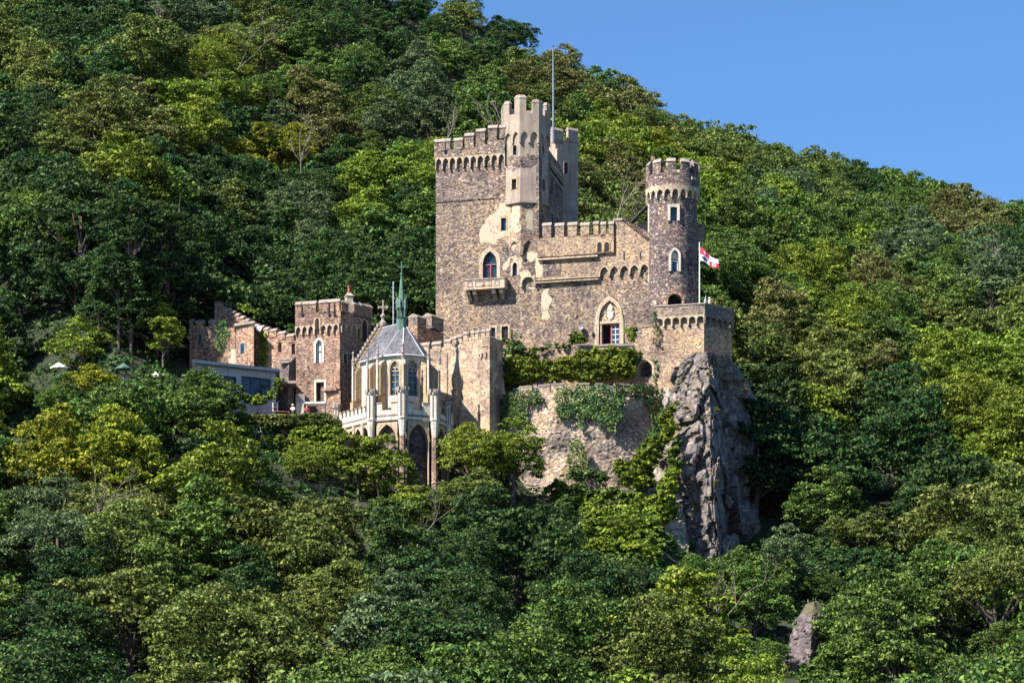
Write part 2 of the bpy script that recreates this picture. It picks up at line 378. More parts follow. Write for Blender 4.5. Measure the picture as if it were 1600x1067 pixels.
# ------------------------------------------------------------------ terrain
KN = [  # (column px, [(py, Y) from the river bank up to the ridge])
 (-1900, [(1400, 270), (1067, 335), (900, 362), (760, 390), (650, 410), (540, 432), (400, 465), (200, 520), (-50, 600), (-420, 760)]),
 (-300, [(1400, 272), (1067, 335), (900, 362), (760, 390), (650, 408), (540, 428), (430, 452), (270, 490), (90, 530), (-330, 700)]),
 (0,    [(1400, 275), (1067, 335), (900, 362), (760, 386), (660, 400), (570, 412), (450, 432), (300, 468), (130, 515), (-300, 680)]),
 (180,  [(1400, 275), (1067, 336), (900, 360), (760, 379), (660, 390), (560, 399), (440, 411), (300, 448), (150, 502), (-270, 670)]),
 (300,  [(1400, 275), (1067, 337), (900, 361), (760, 380), (655, 391), (575, 405), (445, 432), (300, 472), (150, 515), (-230, 665)]),
 (390,  [(1400, 275), (1067, 337), (900, 362), (760, 380), (655, 392), (580, 412), (440, 456), (300, 495), (150, 530), (-160, 655)]),
 (620,  [(1400, 275), (1067, 340), (900, 365), (775, 386), (690, 398), (560, 415), (430, 468), (300, 502), (150, 538), (20, 600)]),
 (730,  [(1400, 275), (1067, 341), (900, 367), (775, 388), (690, 400), (560, 418), (430, 465), (305, 500), (180, 545), (22, 615)]),
 (850,  [(1400, 275), (1067, 342), (900, 370), (772, 395), (690, 402), (560, 425), (430, 452), (310, 500), (200, 560), (100, 630)]),
 (1000, [(1400, 275), (1067, 345), (930, 368), (830, 384), (720, 402), (560, 432), (430, 465), (320, 520), (250, 590), (180, 670)]),
 (1120, [(1400, 280), (1067, 352), (960, 376), (885, 391), (780, 412), (610, 440), (460, 485), (350, 545), (280, 620), (250, 715)]),
 (1250, [(1400, 280), (1067, 350), (960, 372), (860, 396), (740, 425), (590, 465), (470, 510), (370, 575), (300, 660), (284, 760)]),
 (1400, [(1400, 282), (1067, 348), (950, 372), (830, 402), (710, 438), (590, 478), (490, 530), (400, 610), (340, 710), (328, 825)]),
 (1600, [(1400, 285), (1067, 352), (950, 378), (830, 412), (720, 448), (610, 490), (510, 550), (430, 640), (378, 750), (386, 885)]),
 (2000, [(1400, 285), (1067, 355), (950, 385), (840, 420), (740, 460), (650, 505), (560, 570), (480, 660), (430, 780), (430, 920)]),
 (3600, [(1400, 285), (1067, 355), (960, 385), (860, 420), (780, 460), (700, 510), (640, 580), (590, 690), (560, 820), (540, 980)])]
KX = np.array([k[0] for k in KN], float)
KP = np.array([[q[0] for q in k[1]] for k in KN], float); KY = np.array([[q[1] for q in k[1]] for k in KN], float)
def knot(px, v):
    """point of the hillside for a column and a row parameter 0..9 (world units)"""
    cp = np.array([np.interp(px, KX, KP[:, r]) for r in range(10)]); cy = np.array([np.interp(px, KX, KY[:, r]) for r in range(10)])
    py = np.interp(v, range(10), cp); Y = np.interp(v, range(10), cy)
    return W(px, py, Y)
cols = list(np.arange(-1900, -100, 60)) + list(np.arange(-100, 1700, 14)) + list(np.arange(1700, 3600, 70))
rows = np.arange(0, 9.001, .09)
tv = []; NR = len(rows) + 4
for cx in cols:
    cp = np.array([np.interp(cx, KX, KP[:, r]) for r in range(10)]); cy = np.array([np.interp(cx, KX, KY[:, r]) for r in range(10)])
    k0 = XY(cx, 262); tv.append((k0.x, 240 - 40, -9.0)); tv.append((k0.x, 255, -2.0))
    for v in rows:
        p = W(cx, np.interp(v, range(10), cp), np.interp(v, range(10), cy))
        n = noise.noise(Vector((p.x * .03, p.y * .03, 3))) * 2.6 + noise.noise(Vector((p.x * .11, p.y * .11, 9))) * .8
        if 1500 > cx > 350 and 385 < p.y < 415: n *= .2
        tv.append((p.x, p.y, p.z + n))
    r_ = W(cx, cp[9], cy[9]); tv.append((r_.x, r_.y + 110, r_.z - 12)); tv.append((r_.x * 1.3, r_.y + 700, r_.z - 160))
nc = len(cols)
tf = [(i * NR + j, (i + 1) * NR + j, (i + 1) * NR + j + 1, i * NR + j + 1) for i in range(nc - 1) for j in range(NR - 1)]
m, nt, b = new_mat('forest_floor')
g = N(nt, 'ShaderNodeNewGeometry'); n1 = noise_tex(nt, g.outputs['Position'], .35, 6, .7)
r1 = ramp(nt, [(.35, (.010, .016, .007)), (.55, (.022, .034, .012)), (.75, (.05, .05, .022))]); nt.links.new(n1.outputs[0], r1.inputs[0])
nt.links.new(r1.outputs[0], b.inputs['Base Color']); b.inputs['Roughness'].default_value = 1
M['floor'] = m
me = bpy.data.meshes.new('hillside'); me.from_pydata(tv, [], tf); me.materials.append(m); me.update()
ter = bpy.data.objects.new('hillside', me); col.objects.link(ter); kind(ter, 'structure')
BV = BVHTree.FromPolygons([Vector(v) for v in tv], tf)
def ground(x, y):
    h = BV.ray_cast(Vector((x, y, 900)), Vector((0, 0, -1)))
    return h[0].z if h[0] is not None else 0.0
wm, nt, b = new_mat('river_water'); b.inputs['Base Color'].default_value = (.03, .06, .05, 1); b.inputs['Roughness'].default_value = .12
tc = N(nt, 'ShaderNodeTexCoord'); wn_ = noise_tex(nt, tc.outputs['Object'], .6, 5, .6); bp = N(nt, 'ShaderNodeBump'); bp.inputs['Strength'].default_value = .3
nt.links.new(wn_.outputs[0], bp.inputs['Height']); nt.links.new(bp.outputs[0], b.inputs['Normal'])
rv = MB(); rv.face((-1500, -400, -4), (1500, -400, -4), (1500, 262, -4), (-1500, 262, -4))
kind(rv.build('river', wm, base=(0, 0, -4)), 'structure')

# ------------------------------------------------------------------ rock
def rockmat(name, lo, mi, hi, veg=None):
    m, nt, b = new_mat(name); L = nt.links; g = N(nt, 'ShaderNodeNewGeometry')
    mp = N(nt, 'ShaderNodeMapping'); mp.inputs['Scale'].default_value = (1, 1, .8); L.new(g.outputs['Position'], mp.inputs['Vector'])
    a = noise_tex(nt, mp.outputs[0], .8, 8, .72); r = ramp(nt, [(.30, lo), (.5, mi), (.72, hi)]); L.new(a.outputs[0], r.inputs[0])
    v = N(nt, 'ShaderNodeTexVoronoi', feature='DISTANCE_TO_EDGE'); v.inputs['Scale'].default_value = .9
    w = noise_tex(nt, g.outputs['Position'], 1.1, 4, .6); va = N(nt, 'ShaderNodeVectorMath', operation='MULTIPLY_ADD'); va.inputs[1].default_value = (1.3, 1.3, 1.3)
    L.new(w.outputs['Color'], va.inputs[0]); L.new(mp.outputs[0], va.inputs[2]); L.new(va.outputs[0], v.inputs['Vector'])
    er = ramp(nt, [(.0, (.18, .17, .18)), (.05, (1, 1, 1))]); L.new(v.outputs['Distance'], er.inputs[0])
    c = mix(nt, r.outputs[0], er.outputs[0], .9, 'MULTIPLY')
    f = noise_tex(nt, g.outputs['Position'], 5, 5, .75); fr_ = ramp(nt, [(.3, (.5, .5, .5)), (.7, (1.4, 1.35, 1.3))]); L.new(f.outputs[0], fr_.inputs[0])
    c = mix(nt, c, fr_.outputs[0], .8, 'MULTIPLY')
    if veg:
        s = N(nt, 'ShaderNodeSeparateXYZ'); L.new(g.outputs['Normal'], s.inputs[0])
        q = noise_tex(nt, g.outputs['Position'], .7, 5, .7); ad = N(nt, 'ShaderNodeMath', operation='ADD'); L.new(s.outputs[2], ad.inputs[0]); L.new(q.outputs[0], ad.inputs[1])
        vr = ramp(nt, [(.98, (0, 0, 0)), (1.0, (1, 1, 1))])
        dv = N(nt, 'ShaderNodeMath', operation='MULTIPLY'); dv.inputs[1].default_value = .88; L.new(ad.outputs[0], dv.inputs[0]); L.new(dv.outputs[0], vr.inputs[0])
        c = mix(nt, c, veg, vr.outputs[0])
    L.new(c, b.inputs['Base Color']); b.inputs['Roughness'].default_value = .8
    bp = N(nt, 'ShaderNodeBump'); bp.inputs['Strength'].default_value = .7; bp.inputs['Distance'].default_value = .25
    L.new(mix(nt, v.outputs['Distance'], f.outputs[0], .5), bp.inputs['Height']); L.new(bp.outputs[0], b.inputs['Normal'])
    return m
M['rock'] = rockmat('grey_violet_rock', (.026, .023, .027), (.135, .117, .118), (.44, .39, .36), (.15, .12, .065))
M['rockdark'] = rockmat('dark_violet_rock', (.025, .02, .026), (.10, .082, .092), (.28, .24, .24), (.08, .075, .03))
M['rockpale'] = rockmat('pale_rock', (.14, .12, .11), (.36, .31, .28), (.55, .49, .44), (.13, .15, .05))

def rock(name, rings, mat, label, amp=1.0, seed=0, zY=395, nu=150, nv=150):
    """rings: [(py, [(px, Y) around, counter-clockwise from above starting front-left])]"""
    Z = [ZZ(r[0], zY) for r in rings][::-1]; P = [np.array([tuple(XY(*q)) for q in r[1]]) for r in rings][::-1]
    k = len(P[0]); vs = []
    zz_ = np.linspace(Z[0], Z[-1], nv)
    for z in zz_:
        ring = np.array([[np.interp(z, Z, [p[i, j] for p in P]) for j in range(2)] for i in range(k)])
        c = ring.mean(0); cl = np.vstack([ring, ring[:1]])
        seg = np.linalg.norm(np.diff(cl, axis=0), axis=1); cum = np.concatenate([[0], np.cumsum(seg)])
        for t in np.linspace(0, cum[-1], nu, endpoint=False):
            x = np.interp(t, cum, cl[:, 0]); y = np.interp(t, cum, cl[:, 1])
            o = Vector((x - c[0], y - c[1], 0)).normalized()
            q = Vector((x + seed, y, z * .75))
            d = noise.noise(q * .12) * 1.6
            for f_, a_, k_ in ((.22, .55, 0), (.55, .42, 5), (1.3, .34, 9)):
                w_ = q * f_ + Vector((noise.noise(q * f_ * 1.7 + Vector((k_, 0, 0))), noise.noise(q * f_ * 1.7 + Vector((0, k_ + 3, 0))), noise.noise(q * f_ * 1.7))) * .35
                ds, ps = noise.voronoi(w_); rel = w_ - Vector(ps[0]); h_ = Vector(ps[0]) * 12.9898
                n_ = Vector((math.sin(h_.x * 3.1 + h_.y), math.sin(h_.y * 2.3 + h_.z + 1), math.sin(h_.z * 3.7 + h_.x + 2) * .7))
                d += (rel.dot(n_) * 1.15 + math.sin(h_.x + h_.y * 1.7 + h_.z * 2.1) * .45) * a_ / f_ * .5
                e_ = ds[1] - ds[0]; d -= max(0, .10 - e_) * a_ * 3.0
            d += noise.noise(q * 3.1) * .10
            d *= amp
            edge = min(1, (zz_[-1] - z) / 2.0 + .2)
            vs.append((x + o.x * d * edge, y + o.y * d * edge, z + noise.noise(q * .9) * .35))
    fs = [(j * nu + i, j * nu + (i + 1) % nu, (j + 1) * nu + (i + 1) % nu, (j + 1) * nu + i) for j in range(nv - 1) for i in range(nu)]
    vs.append(tuple(np.array(vs[-nu:]).mean(0) + np.array([0, 0, .3]))); t = len(vs) - 1; o = (nv - 1) * nu
    fs += [(o + i, o + (i + 1) % nu, t) for i in range(nu)]
    bx = np.array(vs[:nu]).mean(0)
    me = bpy.data.meshes.new(name); me.from_pydata([tuple(Vector(v) - Vector(bx)) for v in vs], [], fs); me.materials.append(mat)
    ob = bpy.data.objects.new(name, me); col.objects.link(ob); ob.location = bx
    return tag(ob, label, 'rock')

rock('rock_crag', [
 (548, [(1070, 397.0), (1088, 396.0), (1104, 395.4), (1138, 398.4), (1150, 402), (1145, 410), (1070, 408)]),
 (575, [(1058, 396.8), (1080, 395.2), (1108, 394.6), (1143, 398.4), (1160, 403), (1145, 411), (1058, 409)]),
 (610, [(1049, 396.4), (1075, 394.8), (1108, 393.6), (1140, 399.6), (1172, 406), (1150, 412), (1050, 410)]),
 (650, [(1045, 396.2), (1074, 394.2), (1110, 392.4), (1148, 400), (1188, 406.5), (1155, 413), (1045, 410)]),
 (700, [(1046, 396), (1072, 393.8), (1109, 391.8), (1148, 400), (1186, 406.5), (1155, 414), (1045, 410)]),
 (760, [(1046, 396), (1071, 393.2), (1112, 390.6), (1146, 399), (1182, 405.5), (1160, 414), (1048, 410)]),
 (810, [(1048, 395.6), (1074, 392.6), (1114, 390.0), (1155, 397.6), (1186, 404), (1165, 414), (1050, 410)]),
 (870, [(1052, 395), (1080, 392), (1118, 389.2), (1158, 397), (1192, 404), (1170, 414), (1055, 410)]),
 (960, [(1060, 395), (1080, 390), (1120, 386), (1170, 394), (1204, 404), (1180, 414), (1050, 410)])],
 M['rock'], 'tall dark grey crag of sheer fractured rock that carries the corner bastion', .95, 3, nu=200, nv=230)
rock('rock_ledge', [
 (600, [(1032, 398), (1045, 396.6), (1060, 397), (1062, 402), (1034, 402)]),
 (660, [(1030, 398), (1044, 396), (1062, 396), (1064, 404), (1030, 404)]),
 (720, [(1010, 397.5), (1030, 395), (1064, 395), (1066, 406), (1008, 406)]),
 (770, [(978, 396), (1005, 392.5), (1066, 393), (1068, 408), (975, 408)]),
 (820, [(958, 393), (990, 389), (1068, 390.5), (1072, 408), (950, 408)]),
 (900, [(935, 388), (985, 383), (1080, 386), (1085, 408), (930, 408)])],
 M['rockpale'], 'pale broken rock slope with weeds at the left foot of the tall crag', .55, 40)
rock('rock_spire', [
 (938, [(1263, 353.6), (1272, 352.8), (1278, 354), (1274, 357), (1264, 357)]),
 (962, [(1252, 352.8), (1270, 351.2), (1287, 353.2), (1280, 358), (1257, 358)]),
 (1010, [(1238, 352.2), (1266, 350.2), (1294, 352.6), (1289, 360), (1242, 360)]),
 (1070, [(1218, 351.6), (1262, 349.0), (1300, 352), (1298, 362), (1226, 362)]),
 (1200, [(1215, 350), (1268, 346.5), (1304, 351), (1310, 364), (1210, 364)])],
 M['rockdark'], 'small pointed rock pinnacle rising from the trees at the lower right edge', .75, 77, zY=352, nu=90, nv=110)
rock('rock_outcrop', [
 (918, [(1324, 392), (1345, 391), (1362, 391.4), (1372, 393), (1366, 397), (1326, 397)]),
 (936, [(1318, 391), (1345, 389.6), (1372, 390.4), (1380, 393), (1372, 399), (1318, 399)]),
 (975, [(1310, 390), (1345, 388), (1378, 389), (1390, 393), (1378, 400), (1310, 400)])],
 M['rockpale'], 'low pale rock outcrop in a dark gap between trees right of the pinnacle', .4, 12, zY=391, nu=70, nv=40)
rock('rock_outcrop', [
 (1048, [(165, 336.4), (180, 335.6), (193, 336), (193, 340), (165, 340)]),
 (1070, [(160, 336), (180, 335), (198, 336), (197, 341), (160, 341)]),
 (1100, [(150, 335), (180, 334), (208, 335), (205, 342), (150, 342)])],
 M['rock'], 'dark rock block at the bottom edge of the photo, far left', .25, 21, zY=336, nu=50, nv=30)

# ------------------------------------------------------------------ castle helpers
def pointed(w, n=7, k=1.25):
    """half-open list of (x, z) along a pointed arch of half width w, spring line at z=0; k>=1 sets how steep"""
    r = 2 * w * k / 1.25 * .92; out = []
    for i in range(-n, n + 1):
        x = w * i / n
        out.append((x, math.sqrt(max(0, r * r - (abs(x) + r - w) ** 2))))
    return out
def round_arch(w, n=7): return [(w * math.sin(math.pi / 2 * i / n), w * math.cos(math.pi / 2 * i / n)) for i in range(-n, n + 1)]

def arcade(fr, u0, u1, n, z_foot, z_spring, z_top, d0, d1, unit=1.0, leg=.2, pt=True, hscale=1.0):
    """underside outline of n arches on little corbels"""
    us, zb = [], []; w = (u1 - u0) / n
    for k in range(n):
        a = u0 + k * w; c = a + w / 2; hw = w / 2 * (1 - leg)
        us += [a, c - hw]; zb += [z_foot, z_foot]
        for x, z in (pointed(hw * unit, 5) if pt else round_arch(hw * unit, 5)):
            us.append(c + x / unit); zb.append(z_spring + z * hscale)
        us += [c + hw]; zb += [z_foot]
    us.append(u1); zb.append(z_foot)
    return MB().strip(fr, us, zb, z_top, d0, d1)

def outline(fr, px0, px1, pyt, pyb, arch=None):
    """window outline as (u, z) list, clockwise from lower left, with its arch"""
    u0, z0 = fr.sz(px0, pyb); u1, z1 = fr.s(px1), fr.sz((px0 + px1) / 2, pyt)[1]
    hw = (u1 - u0) / 2; c = (u0 + u1) / 2
    if arch == 'pointed': a = pointed(hw, 7)
    elif arch == 'round': a = round_arch(hw, 7)
    else: return [(u0, z0), (u0, z1), (u1, z1), (u1, z0)]
    h = max(z for x, z in a); zs = z1 - h
    return [(u0, z0)] + [(c + x, zs + z) for x, z in a] + [(u1, z0)]
def grow(o, t, bottom=0):
    u0, u1 = o[0][0], o[-1][0]; c = (u0 + u1) / 2; hw = (u1 - u0) / 2; k = (hw + t) / hw; zb = o[0][1]
    zt = max(z for u, z in o); H = zt - zb; kz = (H + t * 1.2) / H
    return [(c + (u - c) * k, zb - bottom + (z - zb) * kz * (1 + 0)) for u, z in o]

class Wall:
    """collects openings for one wall object, then cuts them"""
    def __init__(s, obj, frame_parent): s.o = obj; s.p = frame_parent; s.c = MB(); s.any = False
    def window(s, fr, px0, px1, pyt, pyb, arch=None, trim=.16, tmat='band', depth=.45, glass='glass', bars=(1, 2), bar='iron', name='window', lab=None, sill=False, pane=True, proud=.05):
        o = outline(fr, px0, px1, pyt, pyb, arch)
        s.c.poly(fr, o[::-1], -depth, .6); s.any = True
        if trim:
            w = MB().loop(fr, o, grow(o, trim), -.12, proud).build(name, M[tmat], s.p, lab=lab)
        else:
            w = MB().loop(fr, grow(o, -.05), grow(o, .0), -.15, -.08).build(name, M[bar], s.p, lab=lab)
        u0, u1 = o[0][0], o[-1][0]; z0 = o[0][1]; z1 = max(z for u, z in o)
        if pane: MB().poly(fr, grow(o, .0)[::-1], -depth + .02, -depth + .07).build('pane', M[glass], w)
        b = MB(); t = .035
        for i in range(1, bars[0]):
            u = u0 + (u1 - u0) * i / bars[0]; b.box(fr, u - t, u + t, z0, z1 - .05 - (.0 if not arch else abs(u - (u0 + u1) / 2) * 1.3), -depth + .07, -depth + .13)
        for i in range(1, bars[1]):
            z = z0 + (z1 - z0) * i / bars[1]; b.box(fr, u0, u1, z - t, z + t, -depth + .071, -depth + .125)
        if b.v: b.build('glazing_bar', M[bar], w, fix=False)
        if sill: MB().box(fr, u0 - .2, u1 + .2, z0 - .16, z0 - .002, -.1, .16).build('sill', M[tmat], w)
        return w
    def slit(s, fr, px0, px1, pyt, pyb, depth=.5, arch=None):
        o = outline(fr, px0, px1, pyt, pyb, arch); s.c.poly(fr, o[::-1], -depth, .6); s.any = True
    def done(s):
        if s.any: cut(s.o, s.c)

def merlon(fr, px0, px1, pyt, pyb, parent, mat, d0=-.45, d1=.0, cope=True, u=None):
    if u is None: u0, u1 = fr.s(px0), fr.s(px1)
    else: u0, u1 = u
    um = (u0 + u1) / 2; Ym = (fr.A + fr.d * um).y
    jr = random.Random(int(um * 977 + Ym * 31)); z0, z1 = ZZ(pyb, Ym) - .25, ZZ(pyt, Ym) + jr.uniform(-.07, .05); u0 += jr.uniform(-.03, .03); u1 += jr.uniform(-.03, .03); h = min(.42, (z1 - z0) * .35)
    m_ = MB().box(fr, u0, u1, z0, z1 - h, d0, d1).build('merlon', mat, parent)
    if cope:
        c = MB(); a, b_ = u0 - .05, u1 + .05; zz0 = z1 - h
        fa = [(a, zz0, d1 + .07), (b_, zz0, d1 + .07), (b_, zz0 + .12, d1 + .07), (b_, z1, (d0 + d1) / 2), (a, z1, (d0 + d1) / 2), (a, zz0 + .12, d1 + .07)]
        P = lambda u_, z_, d_: fr.pt(u_, z_, d_)
        prof = [(d1 + .07, zz0), (d1 + .07, zz0 + .1), ((d0 + d1) / 2 + .1, z1), ((d0 + d1) / 2 - .1, z1), (d0 - .07, zz0 + .1), (d0 - .07, zz0)]
        c.solid([P(b_, z_, d_) for d_, z_ in prof], [P(a, z_, d_) for d_, z_ in prof])
        c.build('coping', M['cope'], m_)
    return m_
def octo(C, r, a0=-59.0):
    return [Vector((C.x + r * math.sin(R(a0 + 45 * k)), C.y - r * math.cos(R(a0 + 45 * k)))) for k in range(8)]
def wobble(pts, k=1, amt=.25, step=.16, seed=0):
    """ragged outline for a plaster patch"""
    out = []; n = len(pts)
    for i in range(n):
        a, b = Vector(pts[i]), Vector(pts[(i + 1) % n]); m_ = max(1, int((b - a).length / step))
        for j in range(m_):
            p = a.lerp(b, j / m_); q = Vector((p.x * 1.3 + seed, p.y * 1.3, 0))
            out.append((p.x + noise.noise(q) * amt + noise.noise(q * 4) * amt * .45, p.y + noise.noise(q + Vector((7, 3, 1))) * amt + noise.noise(q * 4 + Vector((5, 0, 2))) * amt * .45))
    return out
def patch(fr, pts, parent, mat='patch', d=.03, name='plaster_patch', seed=0, amt=.3, base=0):
    return MB().poly(fr, wobble([fr.sz(*p) for p in pts], seed=seed, amt=amt), base - .02, base + d).build(name, M[mat], parent)

# ------------------------------------------------------------------ KEEP
A0 = XY(681, 408); dM = Vector((math.cos(R(16)), -math.sin(R(16))))
FM = Fr(A0, A0 + dM * 40)
def on(px, d=0.0): u = FM.s(px); p = FM.pt(u, 0, d); return Vector((p.x, p.y))
KB = XY(740, 412)
keep = thing('castle_keep', (KB.x, KB.y, ZZ(600, 410)), 'tall square keep of grey-brown rubble with stepped battlements and a stone balcony', 'castle keep')
kp = [on(681), on(842), XY(858, 407.2), XY(878, 415.4), XY(884, 425), XY(716, 426)]
kz = FM.z(690, 237)
zk = FM.z(740, 312)
w = MB().plan(kp, ZZ(600, 408), zk).build('wall', M['keep'], keep)
MB().plan(kp, zk + .002, kz).build('upper_wall', M['keepup'], keep)
MB().box(FM, FM.s(681), FM.s(775), zk - .05, zk + .1, .002, .09).build('offset_course', M['keepup'], keep)
K = Wall(w, keep)
K.window(FM, 754.5, 776.5, 393, 437, 'pointed', .42, 'band', .5, 'glass', (3, 7), 'iron', lab='pointed balcony window with red transom and leaded panes', proud=.08)
K.window(FM, 783, 791, 341, 361, None, .18, 'ochre', .4, 'glassb', (1, 2))
K.window(FM, 801, 808, 410, 431, 'pointed', .22, 'band', .4, 'glassb', (1, 2))
K.window(FM, 767, 774, 512, 534, None, .18, 'band', .3, 'void', (3, 1))
K.window(FM, 784, 794, 510, 531, None, .18, 'band', .3, 'void', (4, 2))
K.slit(FM, 798.5, 801, 516, 530)
K.done()
MB().box(FM, FM.s(755), FM.s(776), FM.z(765, 413.7), FM.z(765, 412.5), -.4, -.24).box(FM, FM.s(765), FM.s(766.4), FM.z(765, 437), FM.z(765, 414), -.4, -.25)\
    .box(FM, FM.s(754.6), FM.s(755.6), FM.z(765, 437), FM.z(765, 414), -.4, -.25).box(FM, FM.s(775.6), FM.s(776.4), FM.z(765, 437), FM.z(765, 414), -.4, -.25).build('window_cross', M['redwood'], keep)
# projecting parapet on pointed arches
ua, ub = FM.s(680), FM.s(790)
arcade(FM, ua + .1, ub, 10, FM.z(700, 265), FM.z(700, 256), FM.z(700, 246.5), 0.002, .34, leg=.16).build('arch_frieze', M['band'], keep, fix=False)
MB().box(FM, ua, ub, FM.z(700, 246.4), kz, 0.002, .36).build('parapet', M['keepup'], keep)
MB().poly(FM, [(ua, kz), (FM.s(790), kz), (FM.s(790), FM.z(790, 220)), (FM.s(763), FM.z(763, 221)), (FM.s(762), FM.z(762, 227)), (FM.s(744), FM.z(744, 227)), (FM.s(743), FM.z(743, 232)), (FM.s(726), FM.z(726, 232)), (FM.s(725), FM.z(725, 236))], -.3, .358).build('parapet', M['keepup'], keep)
for a, b_, t, s_ in ((680, 705, 217, 238), (710, 724, 216, 238), (727.5, 741.5, 209, 233), (745.5, 759, 202, 229), (764.5, 778, 196, 223), (782, 790, 196, 214)):
    merlon(FM, a, b_, t, s_, keep, M['keepup'], -.3, .36)
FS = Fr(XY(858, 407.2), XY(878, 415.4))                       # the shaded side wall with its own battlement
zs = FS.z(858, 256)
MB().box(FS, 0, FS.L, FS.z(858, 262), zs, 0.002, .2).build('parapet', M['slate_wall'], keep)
for k in range(7):
    u = .25 + k * 1.15; merlon(FS, 0, 0, 247.5 + k * 3.4, 256 + k * 3.2, keep, M['band'], -.25, .2, u=(u, u + .62))
for (a, b_, t, bo) in ((860.5, 863.5, 278, 300), (868, 871, 282, 306), (860.5, 864, 334, 350), (868.5, 872, 340, 356)):
    o = outline(FS, a, b_, t, bo); f = MB().loop(FS, o, grow(o, .14), -.02, .06).build('window', M['cope'], keep); MB().poly(FS, o[::-1], .004, .03).build('pane', M['void'], f)
MB().box(FS, 0, FS.L, FS.z(858, 271), FS.z(858, 268), .002, .12).build('string_course', M['cope'], keep)
# old render left on the wall
pa_ = patch(FM, [(750, 381), (749, 361), (757, 347), (773, 333), (781, 320), (797, 312), (816, 312), (816, 398), (806, 396), (798, 384), (786, 372), (778, 374), (773, 383), (762, 380)], keep, seed=1, d=.02); cut(pa_, K.c)
pa_ = patch(FM, [(784, 424), (786, 412), (797, 403), (812, 396), (830, 394), (840, 396), (840, 402), (830, 410), (822, 404), (815, 412), (826, 425), (834, 432), (839, 444), (836, 452), (818, 450), (812, 432), (800, 402), (796, 412), (792, 424)], keep, seed=5, d=.02, amt=.2); cut(pa_, K.c)
patch(FM, [(847, 453), (858, 452), (860, 470), (858, 502), (846, 501), (847, 476)], keep, seed=8, d=.03, amt=.25, base=0)
o = outline(FM, 817, 836, 434, 449, 'round'); MB().loop(FM, o, grow(o, .16), .0, .45).build('squinch_arch', M['patch'], keep)
MB().poly(FM, [(u, z) for u, z in o][::-1], .02, .06).build('squinch_fill', M['slate_wall'], keep)
# balcony on four corbels
u0, u1 = FM.s(731.5), FM.s(793); z0, z1 = FM.z(760, 455), FM.z(760, 440.5)
bal = MB().box(FM, u0, u1, z0, z0 + .15, .002, 1.25).box(FM, u0, u1, z0 + .15, z1, 1.1, 1.25).box(FM, u0, u0 + .15, z0 + .15, z1, .002, 1.1).box(FM, u1 - .15, u1, z0 + .15, z1, .002, 1.1).build('balcony', M['band'], keep)
MB().box(FM, u0 - .08, u1 + .08, z1 + .002, z1 + .13, 1.04, 1.33).box(FM, u0 - .08, u0 + .2, z1 + .002, z1 + .13, .002, 1.035).box(FM, u1 - .2, u1 + .08, z1 + .002, z1 + .13, .002, 1.035).build('rail', M['cope'], bal)
pn = MB()
for a, b_ in ((736, 742), (748, 772), (778, 784)):
    o = [(FM.s(a), z0 + .3), (FM.s(a), z1 - .2), (FM.s(b_), z1 - .2), (FM.s(b_), z0 + .3)]; pn.loop(FM, o, grow(o, .07), 1.25, 1.30, closed=True)
q = FM.s(760); pn.poly(FM, [(q - .12, z0 + .38), (q + .12, z0 + .38), (q + .12, z0 + .7), (q, z0 + .85), (q - .12, z0 + .7)], 1.25, 1.32)
pn.build('panel', M['cope'], bal)
for a in (735.5, 745, 775, 786.5):
    u = FM.s(a); c = MB(); prof = [(.002, z0 - 1.15), (.25, z0 - 1.1), (.45, z0 - .72), (.95, z0 - .45), (1.1, z0 - .15), (1.1, z0 - .002), (.002, z0 - .002)]
    c.solid([FM.pt(u + .22, z, d) for d, z in prof], [FM.pt(u - .22, z, d) for d, z in prof]); c.build('corbel', M['cope'], keep)
MB().box(FM, FM.s(760.2), FM.s(761), FM.z(760, 493), FM.z(760, 474), .01, .05).build('drain_pipe', M['iron'], keep)
p = FM.pt(FM.s(697), FM.z(697, 236), .4); MB().tube([p, p + Vector((0, 0, 1.25))], .035).lathe((p.x, p.y), [(.16, p.z - .25), (.2, p.z - .1), (.12, p.z)], 8).build('lamp_bracket', M['iron'], keep)

# ------------------------------------------------------------------ TURRET on the keep corner
Ct = XY(821.5, 407.0)
tur = thing('stair_turret', (Ct.x, Ct.y, ZZ(410, 404.5)), 'beige rendered eight-sided stair turret, the highest of the castle, on the keep corner', 'turret')
z_lo, z_mid, z_fr, z_sill = ZZ(398, 404.5), ZZ(315, 404.5), ZZ(221, 404.5), ZZ(178, 404.5)
o1, o2, o3 = octo(Ct, 2.42), octo(Ct, 2.62), octo(Ct, 2.88)
w1 = MB().plan(o1, z_lo, z_mid).build('lower_stage', M['tan'], tur)
t1 = Wall(w1, tur)
for k, (a, b_) in enumerate(((0, 1), (1, 2))):
    f = Fr(o1[a], o1[b_]); hw = f.L / 2 - .28; c = f.L / 2
    arch_o = [(c - hw, z_lo - .2)] + [(c + x, z_lo + .6 + z) for x, z in pointed(hw)] + [(c + hw, z_lo - .2)]
    t1.c.poly(f, arch_o[::-1], -.38, .3)
t1.any = True; t1.done()
w2 = MB().plan(o2, z_mid + .002, ZZ(205, 404.5)).build('shaft', M['renderg'], tur)
t2 = Wall(w2, tur); f0, f1, f2 = Fr(o2[0], o2[1]), Fr(o2[1], o2[2]), Fr(o2[2], o2[3])
t2.window(f0, 801.5, 807.5, 227, 243, 'round', .1, 'render', .4, 'glass', (1, 1))
t2.window(f0, 800, 807, 280, 297, None, .2, 'ochre', .4, 'void', (3, 1))
t2.window(f2, 846, 850.5, 228, 243, 'round', .12, 'render', .4, 'void', (1, 1))
t2.window(f2, 846.5, 851, 281, 297, None, .15, 'cope', .4, 'void', (1, 1))
t2.done()
MB().plan(octo(Ct, 2.72), z_mid - .12, z_mid + .12).build('string_course', M['cope'], tur)
oi = octo(Ct, 2.35); z3 = ZZ(206.5, 404.5)
